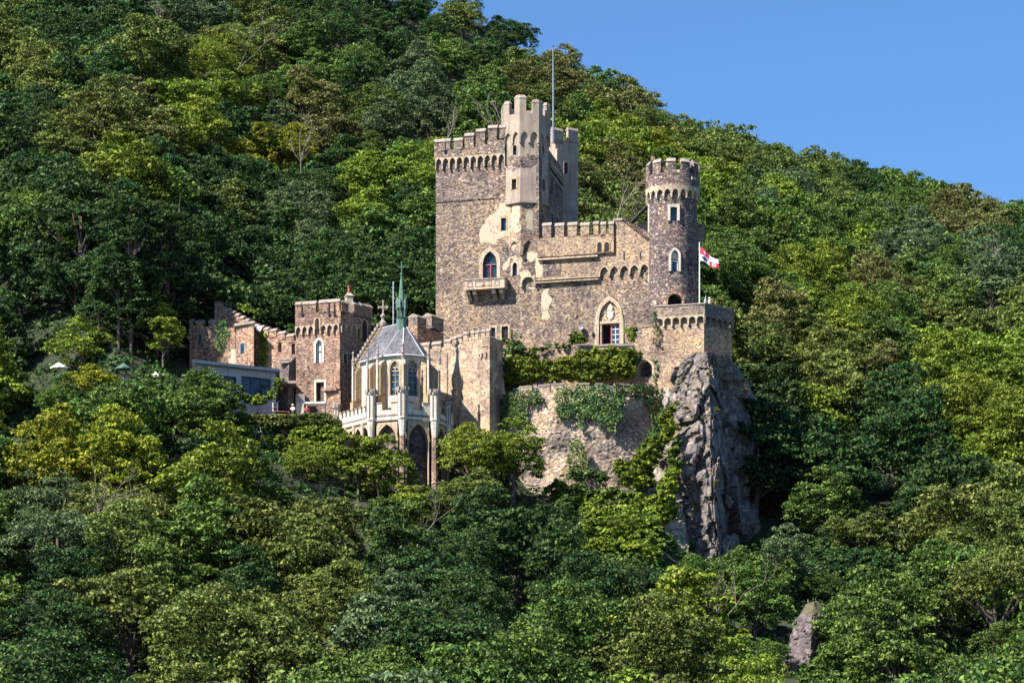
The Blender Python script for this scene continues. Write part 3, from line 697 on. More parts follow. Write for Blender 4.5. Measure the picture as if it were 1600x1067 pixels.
cr = MB()
for k in range(8): cr.solid([(*o3[k], z_sill), (*o3[(k + 1) % 8], z_sill), (*oi[(k + 1) % 8], z_sill), (*oi[k], z_sill)], [(*o3[k], z3), (*o3[(k + 1) % 8], z3), (*oi[(k + 1) % 8], z3), (*oi[k], z3)])
cr.plan(oi, ZZ(190, 404.5), ZZ(188, 404.5)); cr.build('crown', M['renderg'], tur)
for k in (7, 0, 1, 2, 3):
    f = Fr(o3[k], o3[(k + 1) % 8]); arcade(f, .0, f.L, 2, ZZ(223.5, 404.5), ZZ(216, 404.5), z3 - .002, -.28, 0, leg=.22).build('arch_frieze', M['renderg'], tur, fix=False)
for k in range(8):
    V, Pv, Nx = o3[k], o3[k - 1], o3[(k + 1) % 8]; ct = Ct
    e1 = (Pv - V).normalized(); e2 = (Nx - V).normalized(); ln = .74
    inn = lambda p: p + (ct - V).normalized() * .45
    pl = [V + e1 * ln, V, V + e2 * ln, inn(V + e2 * ln * .85), inn(V), inn(V + e1 * ln * .85)]
    zt = z_sill + (2.1 if k == 1 else 1.65); zl = zt - .42
    mm = MB().plan(pl, z_sill - .02, zl).build('merlon', M['renderg'], tur)
    ce = sum(pl, Vector((0, 0))) / 6; out = [ce + (p - ce) * 1.08 for p in pl]; mid_ = [ce + (p - ce) * .72 for p in pl]
    c = MB(); i6 = range(6); c.plan(out, zl, zl + .1)
    for i in i6: c.face((*out[i], zl + .1), (*out[(i + 1) % 6], zl + .1), (*mid_[(i + 1) % 6], zt), (*mid_[i], zt))
    c.face(*[(*mid_[i], zt) for i in i6]); c.build('coping', M['cope'], mm, fix=False)
patch(f0, [(787, 262), (790, 247), (800, 243), (812, 246), (812, 262), (800, 266)], tur, 'keepup', .03, 'rubble_patch', 3)
patch(f1, [(815, 246), (828, 240), (838, 244), (839, 256), (825, 262), (815, 260)], tur, 'keepup', .03, 'rubble_patch', 4)
patch(Fr(o1[1], o1[2]), [(822, 330), (836, 328), (838, 345), (836, 358), (824, 356), (820, 343)], tur, 'render', .025, 'plaster_patch', 6)
patch(Fr(o1[0], o1[1]), [(800, 322), (812, 320), (813, 360), (806, 366), (798, 350)], tur, 'patch', .025, 'plaster_patch', 9)

# rear turret behind the keep and the lightning mast
Cr = XY(880, 421.5)
rt = thing('rear_turret', (Cr.x, Cr.y, ZZ(420, 421)), 'plain grey rendered turret with two battlements standing behind the keep side wall', 'turret')
rp = [XY(857, 420.5), XY(870.5, 418.6), XY(903.5, 420.4), XY(901, 425), XY(862, 425)]
zt = ZZ(222, 420)
wr = MB().plan(rp, ZZ(420, 420), zt).build('wall', M['renderg'], rt); tr_ = Wall(wr, rt); fr_ = Fr(rp[1], rp[2])
tr_.window(fr_, 881.5, 887.5, 254, 271, 'round', .1, 'render', .4, 'glassb', (1, 1)); tr_.done()
MB().box(fr_, -.05, fr_.L + .05, ZZ(356, 419), ZZ(353, 419), .002, .14).build('string_course', M['cope'], rt)
merlon(fr_, 864.5, 879.5, 199, 221, rt, M['renderg']); merlon(fr_, 888.5, 903.5, 200, 221, rt, M['renderg'])
fl_ = Fr(rp[0], rp[1]); merlon(fl_, 858, 862, 205, 221, rt, M['renderg'])
pm = W(864.5, 197, 416); mast = MB().tube([pm + Vector((0, 0, -2)), pm + Vector((0, 0, 4.5)), W(864, 74, 416)], [.13, .12, .06], 8).lathe((W(864, 74, 416).x, 416), [(.05, W(864, 74, 416).z), (.15, W(864, 72.5, 416).z), (.05, W(864, 71, 416).z)], 8)
tag(mast.build('lightning_mast', M['steel']), 'tall thin grey mast rising above the roof behind the keep turret', 'mast')

# ------------------------------------------------------------------ HALL WALL between keep and round tower
hall = thing('hall_wall', (*on(925), ZZ(600, 403)), 'long brown rubble hall wall with battlements between keep and round tower', 'castle wall')
u0, u1 = FM.s(842.2), FM.s(1016); zsill = FM.z(900, 371)
hw_ = MB().box(FM, u0, u1, ZZ(620, 403), zsill, -1.6, -.003).build('wall', M['keep'], hall)
H = Wall(hw_, hall)
do = outline(FM, 936, 969.5, 470, 539, 'pointed'); H.c.poly(FM, do[::-1], -.35, .5); cut(hw_, H.c); H.c = MB()
d2 = outline(FM, 939.5, 968, 506, 539); H.c.poly(FM, d2[::-1], -1.3, -.2); H.any = True
H.done()
# upper, projecting part with five big arches
us = [u0, FM.s(936)]; zb = [FM.z(900, 437), FM.z(900, 437)]
n = 5; ua_, ub_ = FM.s(937.5), FM.s(1016); wv = (ub_ - ua_) / n
us.append(ua_); zb.append(FM.z(900, 437))
for k in range(n):
    a = ua_ + k * wv; c = a + wv / 2; hw = wv / 2 * .86
    us += [a, c - hw]; zb += [FM.z(975, 431)] * 2
    for x, z in pointed(hw, 6): us.append(c + x); zb.append(FM.z(975, 427) + z * .95)
    us.append(c + hw); zb.append(FM.z(975, 431))
us.append(ub_); zb.append(FM.z(975, 431))
up = MB().strip(FM, us, zb, zsill, .0, .32).build('upper_wall', M['tan'], hall, fix=False)
bandm = MB()
for k in range(n):
    c = ua_ + k * wv + wv / 2; hw = wv / 2 * .86
    ar = [(c - hw, FM.z(975, 431))] + [(c + x, FM.z(975, 427) + z * .95) for x, z in pointed(hw, 6)] + [(c + hw, FM.z(975, 431))]
    bandm = MB().loop(FM, ar, [(c + (x - c) * 1.13, z + (.14 if 0 < i < len(ar) - 1 else 0)) for i, (x, z) in enumerate(ar)], .1, .36)
    bandm.build('arch_trim', M['band'], hall, fix=False)
MB().box(FM, u0, FM.s(961), FM.z(900, 400), zsill + .001, .322, .62).build('parapet', M['tan'], hall)
MB().poly(FM, [(FM.s(960.5), zsill), (FM.s(1014.5), zsill), (FM.s(1014.5), FM.z(1014, 377)), (FM.s(1008), FM.z(1008, 372)), (FM.s(976), FM.z(976, 345)), (FM.s(960.5), FM.z(960, 346))], -.5, .319).build('gable_wall', M['tan'], hall)
st = MB()
for k in range(14):
    a = k / 14; b_ = (k + 1) / 14; ua2 = FM.s(974 + 40 * a); ub2 = FM.s(974 + 40 * b_); z = FM.z(974 + 40 * a, 341.5 + 32 * a)
    st.box(FM, ua2, ub2 - .004, z - .32, z, -.7, .46)
st.build('stepped_coping', M['dark'], hall)
MB().box(FM, FM.s(959), FM.s(977), FM.z(968, 346), FM.z(968, 342.5), -.6, .42).build('coping', M['cope'], hall)
for a, b_ in ((850, 863), (869.5, 883), (889, 903), (909.5, 923), (929.5, 937), (941, 948.5), (953, 960.5)):
    merlon(FM, a, b_, 350 - (a - 850) * .03, 370 - (a - 850) * .02, hall, M['tan'], .1, .62)
MB().box(FM, u0, FM.s(936), FM.z(900, 405), FM.z(900, 402.5), .323, .70).build('string_course', M['band'], hall)
for (t, b_) in ((436.4, 434.2), (440.5, 438)):
    MB().box(FM, FM.s(838), FM.s(936), FM.z(890, b_ + 1), FM.z(890, t), .003, .42).build('string_course', M['band'], hall)
patch(FM, [(838, 403), (849, 404), (849, 434), (838, 435)], hall, 'patch', .03, seed=2, amt=.12, base=.32)
MB().poly(FM, [FM.sz(850, 433), FM.sz(877, 433), FM.sz(877, 409), FM.sz(850, 409)], .31, .345).build('slate_panel', M['tower'], hall)
# twin loopholes with round heads, slits, hooded niches
for a, b_ in ((935.5, 942.5), (946.5, 954)):
    o = outline(FM, a, b_, 380.5, 396, 'round'); f = MB().loop(FM, o, grow(o, .14), .3, .68).build('window', M['ochre'], hall); MB().poly(FM, o[::-1], .622, .64).build('pane', M['void'], f)
for a, b_, t, bo in ((975.5, 977.5, 395, 408), (1001, 1003, 394, 407), (852, 853.3, 406, 409), (851, 852.4, 431, 434)):
    MB().box(FM, FM.s(a), FM.s(b_), FM.z(a, bo), FM.z(a, t), .31, .335).build('loophole', M['void'], hall)
# portal
MB().loop(FM, outline(FM, 936, 969.5, 470, 539, 'pointed'), outline(FM, 929.5, 974.5, 462.5, 539.5, 'pointed'), -.2, .14).build('portal_arch', M['band'], hall)
MB().poly(FM, [p_ for p_ in outline(FM, 936, 969.5, 470, 505, 'pointed')][::-1], -.34, -.22).build('tympanum', M['ochre'], hall)
tym = MB(); rr = random.Random(5)
for k in range(46):
    a = rr.uniform(0, math.pi); r_ = rr.uniform(.35, 1.0); cx, cz = FM.s(952.7) + math.cos(a) * r_ * .95, FM.z(952, 503) + .15 + math.sin(a) * r_ * 1.75
    if cz > FM.z(952, 474) - abs(cx - FM.s(952.7)) * 1.2: continue
    tym.box(FM, cx - .05, cx + .06, cz - .07, cz + .06, -.22, -.14)
tym.build('relief_scrollwork', M['cream'], hall)
q = FM.s(953); zq = FM.z(953, 499)
MB().poly(FM, [(q - .08, zq), (q + .1, zq), (q + .36, zq + .35), (q + .40, zq + .95), (q - .30, zq + .95), (q - .30, zq + .35)], -.2, -.02)\
    .poly(FM, [(q - .25, zq + 1.0), (q + .25, zq + 1.0), (q + .3, zq + 1.4), (q + .1, zq + 1.75), (q - .2, zq + 1.5)], -.2, .02).build('relief_shield', M['cream'], hall)
MB().box(FM, FM.s(936.5), FM.s(969), FM.z(950, 505.5), FM.z(950, 501.5), -.3, .02).build('lintel', M['band'], hall)
MB().box(FM, FM.s(936.5), FM.s(939.6), FM.z(950, 539), FM.z(950, 505.6), -.3, -.05).box(FM, FM.s(967.8), FM.s(971), FM.z(950, 539), FM.z(950, 505.6), -.3, -.05).build('jamb', M['band'], hall)
MB().box(FM, FM.s(939.5), FM.s(968.2), FM.z(950, 540), FM.z(950, 505), -1.3, -1.25).build('doorway_back', M['void'], hall)
dz0, dz1 = FM.z(950, 538.6), FM.z(950, 506)
db = MB(); db.box(FM, FM.s(953.3), FM.s(955.3), dz0, dz1, -.4, -.28).box(FM, FM.s(966.2), FM.s(968), dz0, dz1, -.4, -.28).box(FM, FM.s(955.3), FM.s(966.2), dz1 - .15, dz1, -.4, -.28).box(FM, FM.s(955.3), FM.s(966.2), dz0, dz0 + .12, -.4, -.28)
dr = db.box(FM, FM.s(939.6), FM.s(940.9), dz0, dz1, -.4, -.28).build('door_leaf', M['redwood'], hall)
MB().box(FM, FM.s(955.3), FM.s(966.2), dz0 + .12, dz1 - .15, -.37, -.35).build('pane', M['glassb'], dr)
gb = MB(); gb.box(FM, FM.s(960.4), FM.s(961.1), dz0 + .12, dz1 - .15, -.345, -.31)
for k in range(1, 4): z = dz0 + (dz1 - dz0) * k / 4; gb.box(FM, FM.s(955.3), FM.s(966.2), z - .03, z + .03, -.346, -.312)
gb.build('glazing_bar', M['white'], dr)
MB().box(FM, FM.s(928), FM.s(976), FM.z(950, 541), FM.z(950, 539), -.4, .6).build('threshold', M['cope'], hall)
# things on the wall by the door
dsh = MB(); c = FM.pt(FM.s(909.5), FM.z(909, 513), .45); nn = Vector((-.55, -.7, .45)).normalized(); qx = nn.cross(Vector((0, 0, 1))).normalized(); qy = nn.cross(qx)
rim = [c + (qx * math.cos(t) + qy * math.sin(t)) * .36 + nn * .0 for t in np.linspace(0, 2 * math.pi, 16, endpoint=False)]
rim2 = [c + (qx * math.cos(t) + qy * math.sin(t)) * .2 - nn * .1 for t in np.linspace(0, 2 * math.pi, 16, endpoint=False)]
for i in range(16): dsh.face(rim[i], rim[(i + 1) % 16], rim2[(i + 1) % 16], rim2[i])
dsh.face(*rim2); dsh.tube([c - nn * .1, FM.pt(FM.s(910), FM.z(909, 515), .0)], .03).tube([c - nn * .1, c + nn * .25], .015)
tag(dsh.build('satellite_dish', M['steel'], fix=False), 'small blue-grey satellite dish on the wall left of the pointed portal', 'satellite dish')
lp = FM.pt(FM.s(927.5), FM.z(927, 523), .2); tag(MB().lathe((lp.x, lp.y), [(.05, lp.z - .28), (.14, lp.z - .2), (.18, lp.z + .1), (.06, lp.z + .25)], 8).tube([lp + Vector((0, 0, .2)), FM.pt(FM.s(927.5), lp.z + .3, 0)], .025).build('wall_lantern', M['iron']), 'black lantern on the wall at the left jamb of the portal', 'lantern')
# a low block and iron stair that climb from the gable wall to the round tower
tag(MB().box(FM, FM.s(986), FM.s(1003), FM.z(995, 362), FM.z(995, 341), -4.2, -2.6).box(FM, FM.s(985), FM.s(1004), FM.z(995, 340.9), FM.z(995, 339), -4.3, -2.5).build('stair_head_block', M['renderg']), 'small plain rendered block behind the sloping stepped coping', 'stair block')
stt = MB(); P0 = FM.pt(FM.s(981), FM.z(981, 342), -2.2); P1 = FM.pt(FM.s(1011), FM.z(1011, 311), -2.2)
for o_ in (0, .7):
    off = Vector((FM.n.x, FM.n.y, 0)) * o_
    stt.tube([P0 + off, P1 + off], .09)
    arc = [P0.lerp(P1, t) + off + Vector((0, 0, 1.0 + .9 * math.sin(math.pi * t) ** .8)) for t in np.linspace(0, 1, 12)]; stt.tube([P0 + off] + arc + [P1 + off], .045)
    for t in np.linspace(.08, .92, 12): stt.tube([P0.lerp(P1, t) + off, P0.lerp(P1, t) + off + Vector((0, 0, 1.0 + .9 * math.sin(math.pi * t) ** .8))], .022, 4)
for t in np.linspace(.03, .97, 14):
    q = P0.lerp(P1, t); stt.cube((q.x + FM.n.x * .35, q.y + FM.n.y * .35, q.z), .26, .8, .06, math.atan2(-dM.y, dM.x) * -1)
tag(stt.build('iron_stair', M['iron'], fix=False), 'dark iron stair with arched handrail up to the round tower', 'stair')

# ------------------------------------------------------------------ ROUND TOWER
CT = XY(1051, 401.8); rT = 2.76; Yc = 399.0
tw = thing('round_tower', (CT.x, CT.y, ZZ(560, Yc)), 'dark round tower with pale arch frieze and ring of battlements', 'tower')
zf, zc, zsl = ZZ(308.5, Yc), ZZ(289, Yc), ZZ(269.5, Yc)
ws = MB().lathe(CT, [(rT + .05, ZZ(560, Yc)), (rT, ZZ(430, Yc)), (rT - .03, zc)], 72).build('shaft', M['tower'], tw)
def tang(a, r=rT):
    c = CT + Vector((math.sin(R(a)), -math.cos(R(a)))) * r; t = Vector((math.cos(R(a)), math.sin(R(a)))); return Fr(c - t * 2, c + t * 2)
T = Wall(ws, tw)
T.window(tang(3), 1047.3, 1058, 324, 345, None, .28, 'cream', .4, 'glassb', (1, 1), proud=.12)
T.window(tang(5), 1048.3, 1060.4, 391, 424, 'pointed', .22, 'cream', .45, 'glassb', (1, 1), proud=.14)
fd = tang(9); T.slit(fd, 1043.5, 1066, 459, 478, 1.2, 'round')
T.done()
f5 = tang(5); MB().poly(f5, [(f5.s(1048.3), f5.z(1054, 404)), (f5.s(1060.4), f5.z(1054, 404)), (f5.s(1060.4), f5.z(1054, 398)), (f5.s(1054), f5.z(1054, 391)), (f5.s(1048.3), f5.z(1054, 398))], -.4, -.2).build('tracery', M['cream'], tw)
w5 = outline(f5, 1049.2, 1059.4, 406, 422); MB().loop(f5, w5, grow(w5, -.1), -.36, -.28, closed=True).build('casement', M['white'], tw)
od = outline(fd, 1043.5, 1066, 459, 478, 'round'); MB().loop(fd, od, grow(od, .25), -.2, .02).build('door_arch', M['brown'], tw)
MB().poly(fd, od[::-1], -1.15, -1.1).build('doorway_back', M['void'], tw)
cy = Cyl(CT, rT); arcade(cy, -180 + 3.5, 180 + 3.5, 21, zf, ZZ(303, Yc), zc, .002, .30, unit=R(1) * rT, leg=.2, hscale=1.0).build('arch_frieze', M['band'], tw, fix=False)
rc = MB(); n = 72
for i in range(n):
    a, b_ = i * 5, i * 5 + 5; cc = Cyl(CT, 0); q = lambda an, z, r_: cc.pt(an, z, r_)
    ro, ri = rT + .27, rT - .3
    rc.solid([q(a, zsl, ro), q(b_, zsl, ro), q(b_, zsl, ri), q(a, zsl, ri)], [q(a, zc + .003, ro), q(b_, zc + .003, ro), q(b_, zc + .003, ri), q(a, zc + .003, ri)])
rc.lathe(CT, [(ri_ := rT - .28, zc), (rT - .28, zc + .3)], 36); rc.build('crown', M['tower'], tw, fix=False)
for k in range(11):
    a0 = -6.5 + 32.727 * k - 10.5; zt = ZZ(247, Yc); zl = zt - .42; m_ = MB(); c_ = MB(); cc = Cyl(CT, 0); s_ = 6
    for i in range(s_):
        a, b_ = a0 + 21 * i / s_, a0 + 21 * (i + 1) / s_; q = cc.pt
        m_.solid([q(a, zl, ro), q(b_, zl, ro), q(b_, zl, ri), q(a, zl, ri)], [q(a, zsl - .05, ro - .002), q(b_, zsl - .05, ro - .002), q(b_, zsl - .05, ri + .002), q(a, zsl - .05, ri + .002)])
        c_.solid([q(a, zt, (ro + ri) / 2 + .08), q(b_, zt, (ro + ri) / 2 + .08), q(b_, zt, (ro + ri) / 2 - .08), q(a, zt, (ro + ri) / 2 - .08)], [q(a, zl + .002, ro + .07), q(b_, zl + .002, ro + .07), q(b_, zl + .002, ri - .07), q(a, zl + .002, ri - .07)])
    mm = m_.build('merlon', M['tower'], tw); c_.build('coping', M['cope'], mm)
qs = MB()
for k in range(20):
    z = ZZ(312 + k * 6.2, Yc); qs.solid([cy.pt(a, z, .06) for a in (-82, -72)] + [cy.pt(a, z, -.05) for a in (-72, -82)], [cy.pt(a, z - .40, .06) for a in (-82, -72)] + [cy.pt(a, z - .40, -.05) for a in (-72, -82)])
qs.build('quoin_strip', M['cream'], tw)
sp = cy.pt(48, ZZ(279, Yc), .1); MB().cube((sp.x, sp.y, sp.z), .75, .6, .32, R(45)).build('water_spout', M['band'], tw)
g0 = cy.pt(75, ZZ(262, 401), .3); MB().tube([g0, g0 + Vector((1.6, -.2, .02))], .045).build('flag_holder', M['steel'], tw)
ob = XY(1094, 404); MB().plan([XY(1083, 404), XY(1101, 403.5), XY(1101, 405.6), XY(1083, 406)], ZZ(370, 404), ZZ(353, 404)).solid([(*XY(1083, 404), ZZ(370.1, 404)), (*XY(1099.5, 403.7), ZZ(370.1, 404)), (*XY(1099.5, 405.4), ZZ(370.1, 404)), (*XY(1083, 406), ZZ(370.1, 404))],
    [(*XY(1083, 404), ZZ(386, 404)), (*XY(1090, 403.9), ZZ(386, 404)), (*XY(1090, 405.4), ZZ(386, 404)), (*XY(1083, 406), ZZ(386, 404))]).build('oriel', M['renderg'], tw)
MB().plan([XY(1082, 403.8), XY(1102, 403.3), XY(1102, 405.8), XY(1082, 406.2)], ZZ(352.9, 404), ZZ(351.5, 404)).build('oriel_roof', M['cope'], tw)
cp_ = XY(1020, 403.5); MB().cube((cp_.x, cp_.y, zsl - .5), .45, .45, ZZ(237, 401) - zsl + .5).build('chimney', M['brown'], tw)

# ------------------------------------------------------------------ CORNER BASTION
b0, b1, b2 = XY(1023, 398.5), XY(1100, 396.9), XY(1143.5, 400.4)
bas = thing('corner_bastion', (*XY(1080, 400), ZZ(640, 397)), 'angular stone bastion with pale arch frieze jutting out above the tall crag', 'bastion')
zb_ = ZZ(476, 396.9)
inset = lambda p, q, d: None
fA, fB = Fr(b0, b1), Fr(b1, b2)
MB().plan([b0, b1, b2, XY(1140, 407), XY(1030, 407)], ZZ(572, 397), zb_ - 2.0).build('wall', M['tan'], bas)
bm1 = b0.lerp(b1, .55); MB().plan([b0, bm1, Vector((bm1.x, bm1.y + 6)), XY(1030, 407)], ZZ(650, 397), ZZ(572.1, 397)).build('footing', M['tan'], bas)
def off(p, d): return p
za, zb2 = ZZ(507.5, 397), ZZ(492, 397)
pr = MB(); e = .3
o0 = Vector(fA.pt(-.0, 0, e)[:2]); o2_ = Vector(fB.pt(fB.L + .05, 0, e)[:2])
# mitred outer corner
den = 1 + fA.n.dot(fB.n); o1_ = b1 + (fA.n + fB.n) * (e / den)
i0, i1, i2 = b0, b1, b2
def ringseg(z0, z1, ea, ei):
    den = 1 + fA.n.dot(fB.n); A = [fA.A + fA.n * ea, b1 + (fA.n + fB.n) * (ea / den), fB.B + fB.n * ea]; I = [fA.A + fA.n * ei, b1 + (fA.n + fB.n) * (ei / den), fB.B + fB.n * ei]
    q = MB()
    for k in (0, 1): q.solid([(*A[k], z1), (*A[k + 1], z1), (*I[k + 1], z1), (*I[k], z1)], [(*A[k], z0), (*A[k + 1], z0), (*I[k + 1], z0), (*I[k], z0)])
    return q
ringseg(zb2, zb_, .3, -.35).build('parapet', M['slate_wall'], bas, fix=False)
ringseg(zb_ + .002, zb_ + .14, .38, -.42).build('coping', M['cope'], bas, fix=False)
arcade(fA, .15, fA.L + .12, 6, za, ZZ(500, 397), zb2 - .002, .002, .3, leg=.17, pt=False).build('arch_frieze', M['band'], bas, fix=False)
arcade(fB, -.1, fB.L, 5, za, ZZ(500, 397), zb2 - .002, .002, .3, leg=.2, pt=False).build('arch_frieze', M['slate_wall'], bas, fix=False)  # shade of this face put into a darker frieze stone
MB().plan([b0 + Vector((.3, .3)), b1 + Vector((0, .4)), b2 + Vector((-.4, .2)), XY(1140, 407), XY(1030, 407)], zb_ - 1.99, zb_ - 1.1).build('floor', M['cope'], bas)
fWg = Fr(XY(985, 399.8), XY(1026, 398.4))
ww = MB().poly(fWg, [fWg.sz(985, 660), fWg.sz(1024, 660), fWg.sz(1024, 510), fWg.sz(1003, 511), fWg.sz(1003, 519), fWg.sz(994, 521), fWg.sz(990, 540), fWg.sz(985, 541)], -1.2, 0).build('wing_wall', M['tan'])
wg = thing('wing_wall', (*XY(1005, 399.4), ZZ(660, 399)), 'stepped tan wall with a round-arched niche, left of and below the bastion', 'castle wall')
bpy.data.objects.remove(ww)
ww = MB().poly(fWg, [fWg.sz(985, 660), fWg.sz(1024, 660), fWg.sz(1024, 510), fWg.sz(1003, 511), fWg.sz(1003, 519), fWg.sz(994, 521), fWg.sz(990, 540), fWg.sz(985, 541)], -1.4, 0).build('wall', M['tan'], wg)
WG = Wall(ww, wg); WG.slit(fWg, 998.5, 1019, 565, 590, .8, 'round'); WG.done()
o = outline(fWg, 998.5, 1019, 565, 590, 'round'); MB().loop(fWg, o, grow(o, .2), -.1, .02).build('niche_arch', M['band'], wg); MB().poly(fWg, o[::-1], -.79, -.7).build('niche_back', M['dark'], wg)
MB().box(fWg, fWg.s(1003), fWg.s(1024), fWg.z(1010, 510.5), fWg.z(1010, 508), -1.5, .08).box(fWg, fWg.s(994), fWg.s(1002.8), fWg.z(1000, 520), fWg.z(1000, 518), -1.5, .08).build('coping', M['cope'], wg)
# ------------------------------------------------------------------ garden terraces
gt = thing('door_terrace', (*XY(890, 401), ZZ(620, 400)), 'low rubble terrace wall under the pointed portal, above the vines', 'terrace wall')
fT = Fr(XY(786, 401.4), XY(990, 399.6))
MB().poly(fT, [fT.sz(786, 640), fT.sz(990, 640), fT.sz(990, 540), fT.sz(906, 541), fT.sz(904, 545), fT.sz(858, 547), fT.sz(852, 552), fT.sz(838, 555), fT.sz(820, 560), fT.sz(786, 566)], -.8, 0).build('wall', M['tan'], gt)
MB().plan([XY(905, 401.2), XY(990, 400.5), on(990, .1), on(905, .1)], ZZ(640, 400), FM.z(950, 543)).build('terrace_floor', M['soil'], gt)
MB().plan([XY(787, 402.3), XY(904.9, 401.3), on(904.9, .1), on(787, .1)], ZZ(640, 400), FM.z(850, 569)).build('garden_bed', M['soil'], gt)
MB().box(fT, fT.s(904), fT.s(990), fT.z(950, 541), fT.z(950, 538.8), -.9, .1).build('coping', M['cope'], gt)
# upper wall tower block behind the ivy: curved retaining wall
rp_ = [(785, 396.6), (800, 395.6), (830, 394.8), (870, 394.2), (915, 393.9), (960, 394.3), (1000, 395.3), (1022, 396.8), (1034, 398.4)]
pl = [XY(*q) for q in rp_]
ret = thing('retaining_wall', (*XY(900, 395), ZZ(780, 394)), 'broad curved pale rubble retaining wall hung with ivy, below the garden', 'retaining wall')
zr = ZZ(612, 394)
cum = [0]
for i in range(len(pl) - 1): cum.append(cum[-1] + (pl[i + 1] - pl[i]).length)
NU, NV = 170, 90; vs = []; fs = []
for j in range(NV):
    z = zr + (ZZ(785, 394) - zr) * j / (NV - 1)
    for i in range(NU):
        t = cum[-1] * i / (NU - 1); x = np.interp(t, cum, [p.x for p in pl]); y = np.interp(t, cum, [p.y for p in pl])
        q = Vector((x, y, z * 1.3)); c2 = noise.voronoi(q * 1.7)[0]
        d = noise.noise(q * .35) * .5 + (c2[1] - c2[0]) * .13 + noise.noise(q * 3) * .08 + (zr - z) * .06
        if j == 0: d = 0
        vs.append((x, y - d, z))
fs = [(j * NU + i, (j + 1) * NU + i, (j + 1) * NU + i + 1, j * NU + i + 1) for j in range(NV - 1) for i in range(NU - 1)]
mb = MB(); mb.v = [Vector(v) for v in vs]; mb.f = fs; mb.m = [0] * len(fs); mb.build('wall', M['pale'], ret, fix=False)
def RF(px0, px1):
    def P(px):
        for i in range(len(rp_) - 1):
            if rp_[i][0] <= px <= rp_[i + 1][0]:
                t = (px - rp_[i][0]) / (rp_[i + 1][0] - rp_[i][0]); return pl[i].lerp(pl[i + 1], t)
    return Fr(P(px0), P(px1))
for a, b_, t in ((812, 831, 601), (841.5, 859, 600), (861, 880, 599), (885, 894, 606), (902, 920.5, 599), (931, 942, 599), (962, 992, 598), (993, 1022, 599)):
    f = RF(a, b_); m_ = MB().box(f, 0, f.L, zr - .1, ZZ(t + 2, 394), -.5, .02).build('parapet_block', M['pale'], ret); MB().box(f, -.04, f.L + .04, ZZ(t + 2, 394) + .002, ZZ(t, 394) + .05, -.55, .08).build('coping', M['cope'], m_)
for a, b_ in ((801, 812), (831, 841.5), (920.5, 931), (942, 962)):
    f = RF(a, b_); r_ = MB(); zt = ZZ(602.5, 394)
    r_.tube([f.pt(0, zt, -.2), f.pt(f.L, zt, -.2)], .035)
    for k in range(int(f.L / .16)): r_.tube([f.pt(.08 + k * .16, zr - .05, -.2), f.pt(.08 + k * .16, zt, -.2)], .018, 4)
    r_.build('railing', M['lead'], ret, fix=False)
MB().plan([p + Vector((0, .3)) for p in pl] + [XY(1030, 400.5), XY(786, 402)], ZZ(700, 395), zr - .06).build('terrace_floor', M['soil'], ret)

# ------------------------------------------------------------------ FOREWORK (lower tower right of the chapel)
fw = thing('forework_tower', (*XY(720, 397), ZZ(760, 394)), 'pale plastered forework tower with stepped narrow battlements, right of the chapel', 'castle tower')
c0, c1, c2, c3 = XY(655, 397.4), XY(765, 393.4), XY(785.5, 397.4), XY(787, 403)
fL, fR = Fr(c0, c1), Fr(c1, c2)
prof = [(655, 549), (672, 549), (672, 546), (690, 546), (690, 543), (704, 541), (704, 537), (714, 535), (722, 533), (723, 530), (733, 529), (733, 527), (765, 525)]
mb = MB(); mb.plan([c0, c1, c2, c3, XY(660, 402)], ZZ(800, 394), fL.z(665, 551))
w = mb.build('wall', M['fore'], fw); Fw = Wall(w, fw)
Fw.slit(fL, 748, 750, 553, 558, .4, 'round'); Fw.done()
up = MB().poly(fL, [fL.sz(655, 551)] + [(fL.L, fL.z(665, 551))] + [fL.sz(*q) for q in prof[::-1]], -1.0, 0).build('upper_wall', M['fore'], fw)
U = Wall(up, fw)
U.any = False
MB().poly(fR, [(0, fL.z(665, 551) + .002), (fR.L, fL.z(665, 551) + .002), (fR.L, ZZ(532, 397)), (0, fL.z(765, 525))], -.9, 0).build('upper_wall', M['fore'], fw)
for a, b_, t, s_ in ((657, 670.5, 534, 549), (675, 689, 533, 546), (694, 704, 529, 541), (706, 713.5, 526, 536), (715.5, 722.5, 521.5, 533), (724, 732.5, 518, 529), (736, 747, 516, 527), (748.5, 765, 514.5, 525)):
    merlon(fL, a, b_, t, s_, fw, M['fore'], -.5, .04)
for a, b_ in ((.0, .62), (1.15, 1.9), (2.5, 3.3)):
    if b_ < fR.L: merlon(fR, 0, 0, 524 + a * 2.5, 532 + a * 2, fw, M['fore'], -.45, .02, u=(a, b_))
for (a, b_) in ((751.5, 755), (758.5, 762)):
    cx = fL.s((a + b_) / 2); MB().poly(fL, [(cx - .12, fL.z(755, 564)), (cx + .02, fL.z(755, 561)), (cx + .14, fL.z(755, 553)), (cx - .04, fL.z(755, 550))], -.0, .03).build('loophole', M['void'], fw)
for px_, t, bo, wd_ in ((712.5, 568, 665, .22), (722.5, 626, 668, .14)):
    u = fL.s(px_); prf = [(.002, fL.z(px_, t)), (.25, fL.z(px_, t + 20)), (.55, fL.z(px_, bo)), (.002, fL.z(px_, bo))]
    MB().solid([fL.pt(u - wd_, z, d) for d, z in prf], [fL.pt(u + wd_, z, d) for d, z in prf]).build('buttress', M['fore'], fw)
u = fL.s(699); MB().tube([fL.pt(u, fL.z(699, 552), .1), fL.pt(u, fL.z(699, 650), .1)], .04).build('drain_pipe', M['steel'], fw)
for px_ in (731, 742, 750.5, 759): u = fL.s(px_); MB().tube([fL.pt(u, fL.z(px_, 527), .1), fL.pt(u, fL.z(px_, 512), .1)], .03, 4).build('drain_spout', M['iron'], fw)
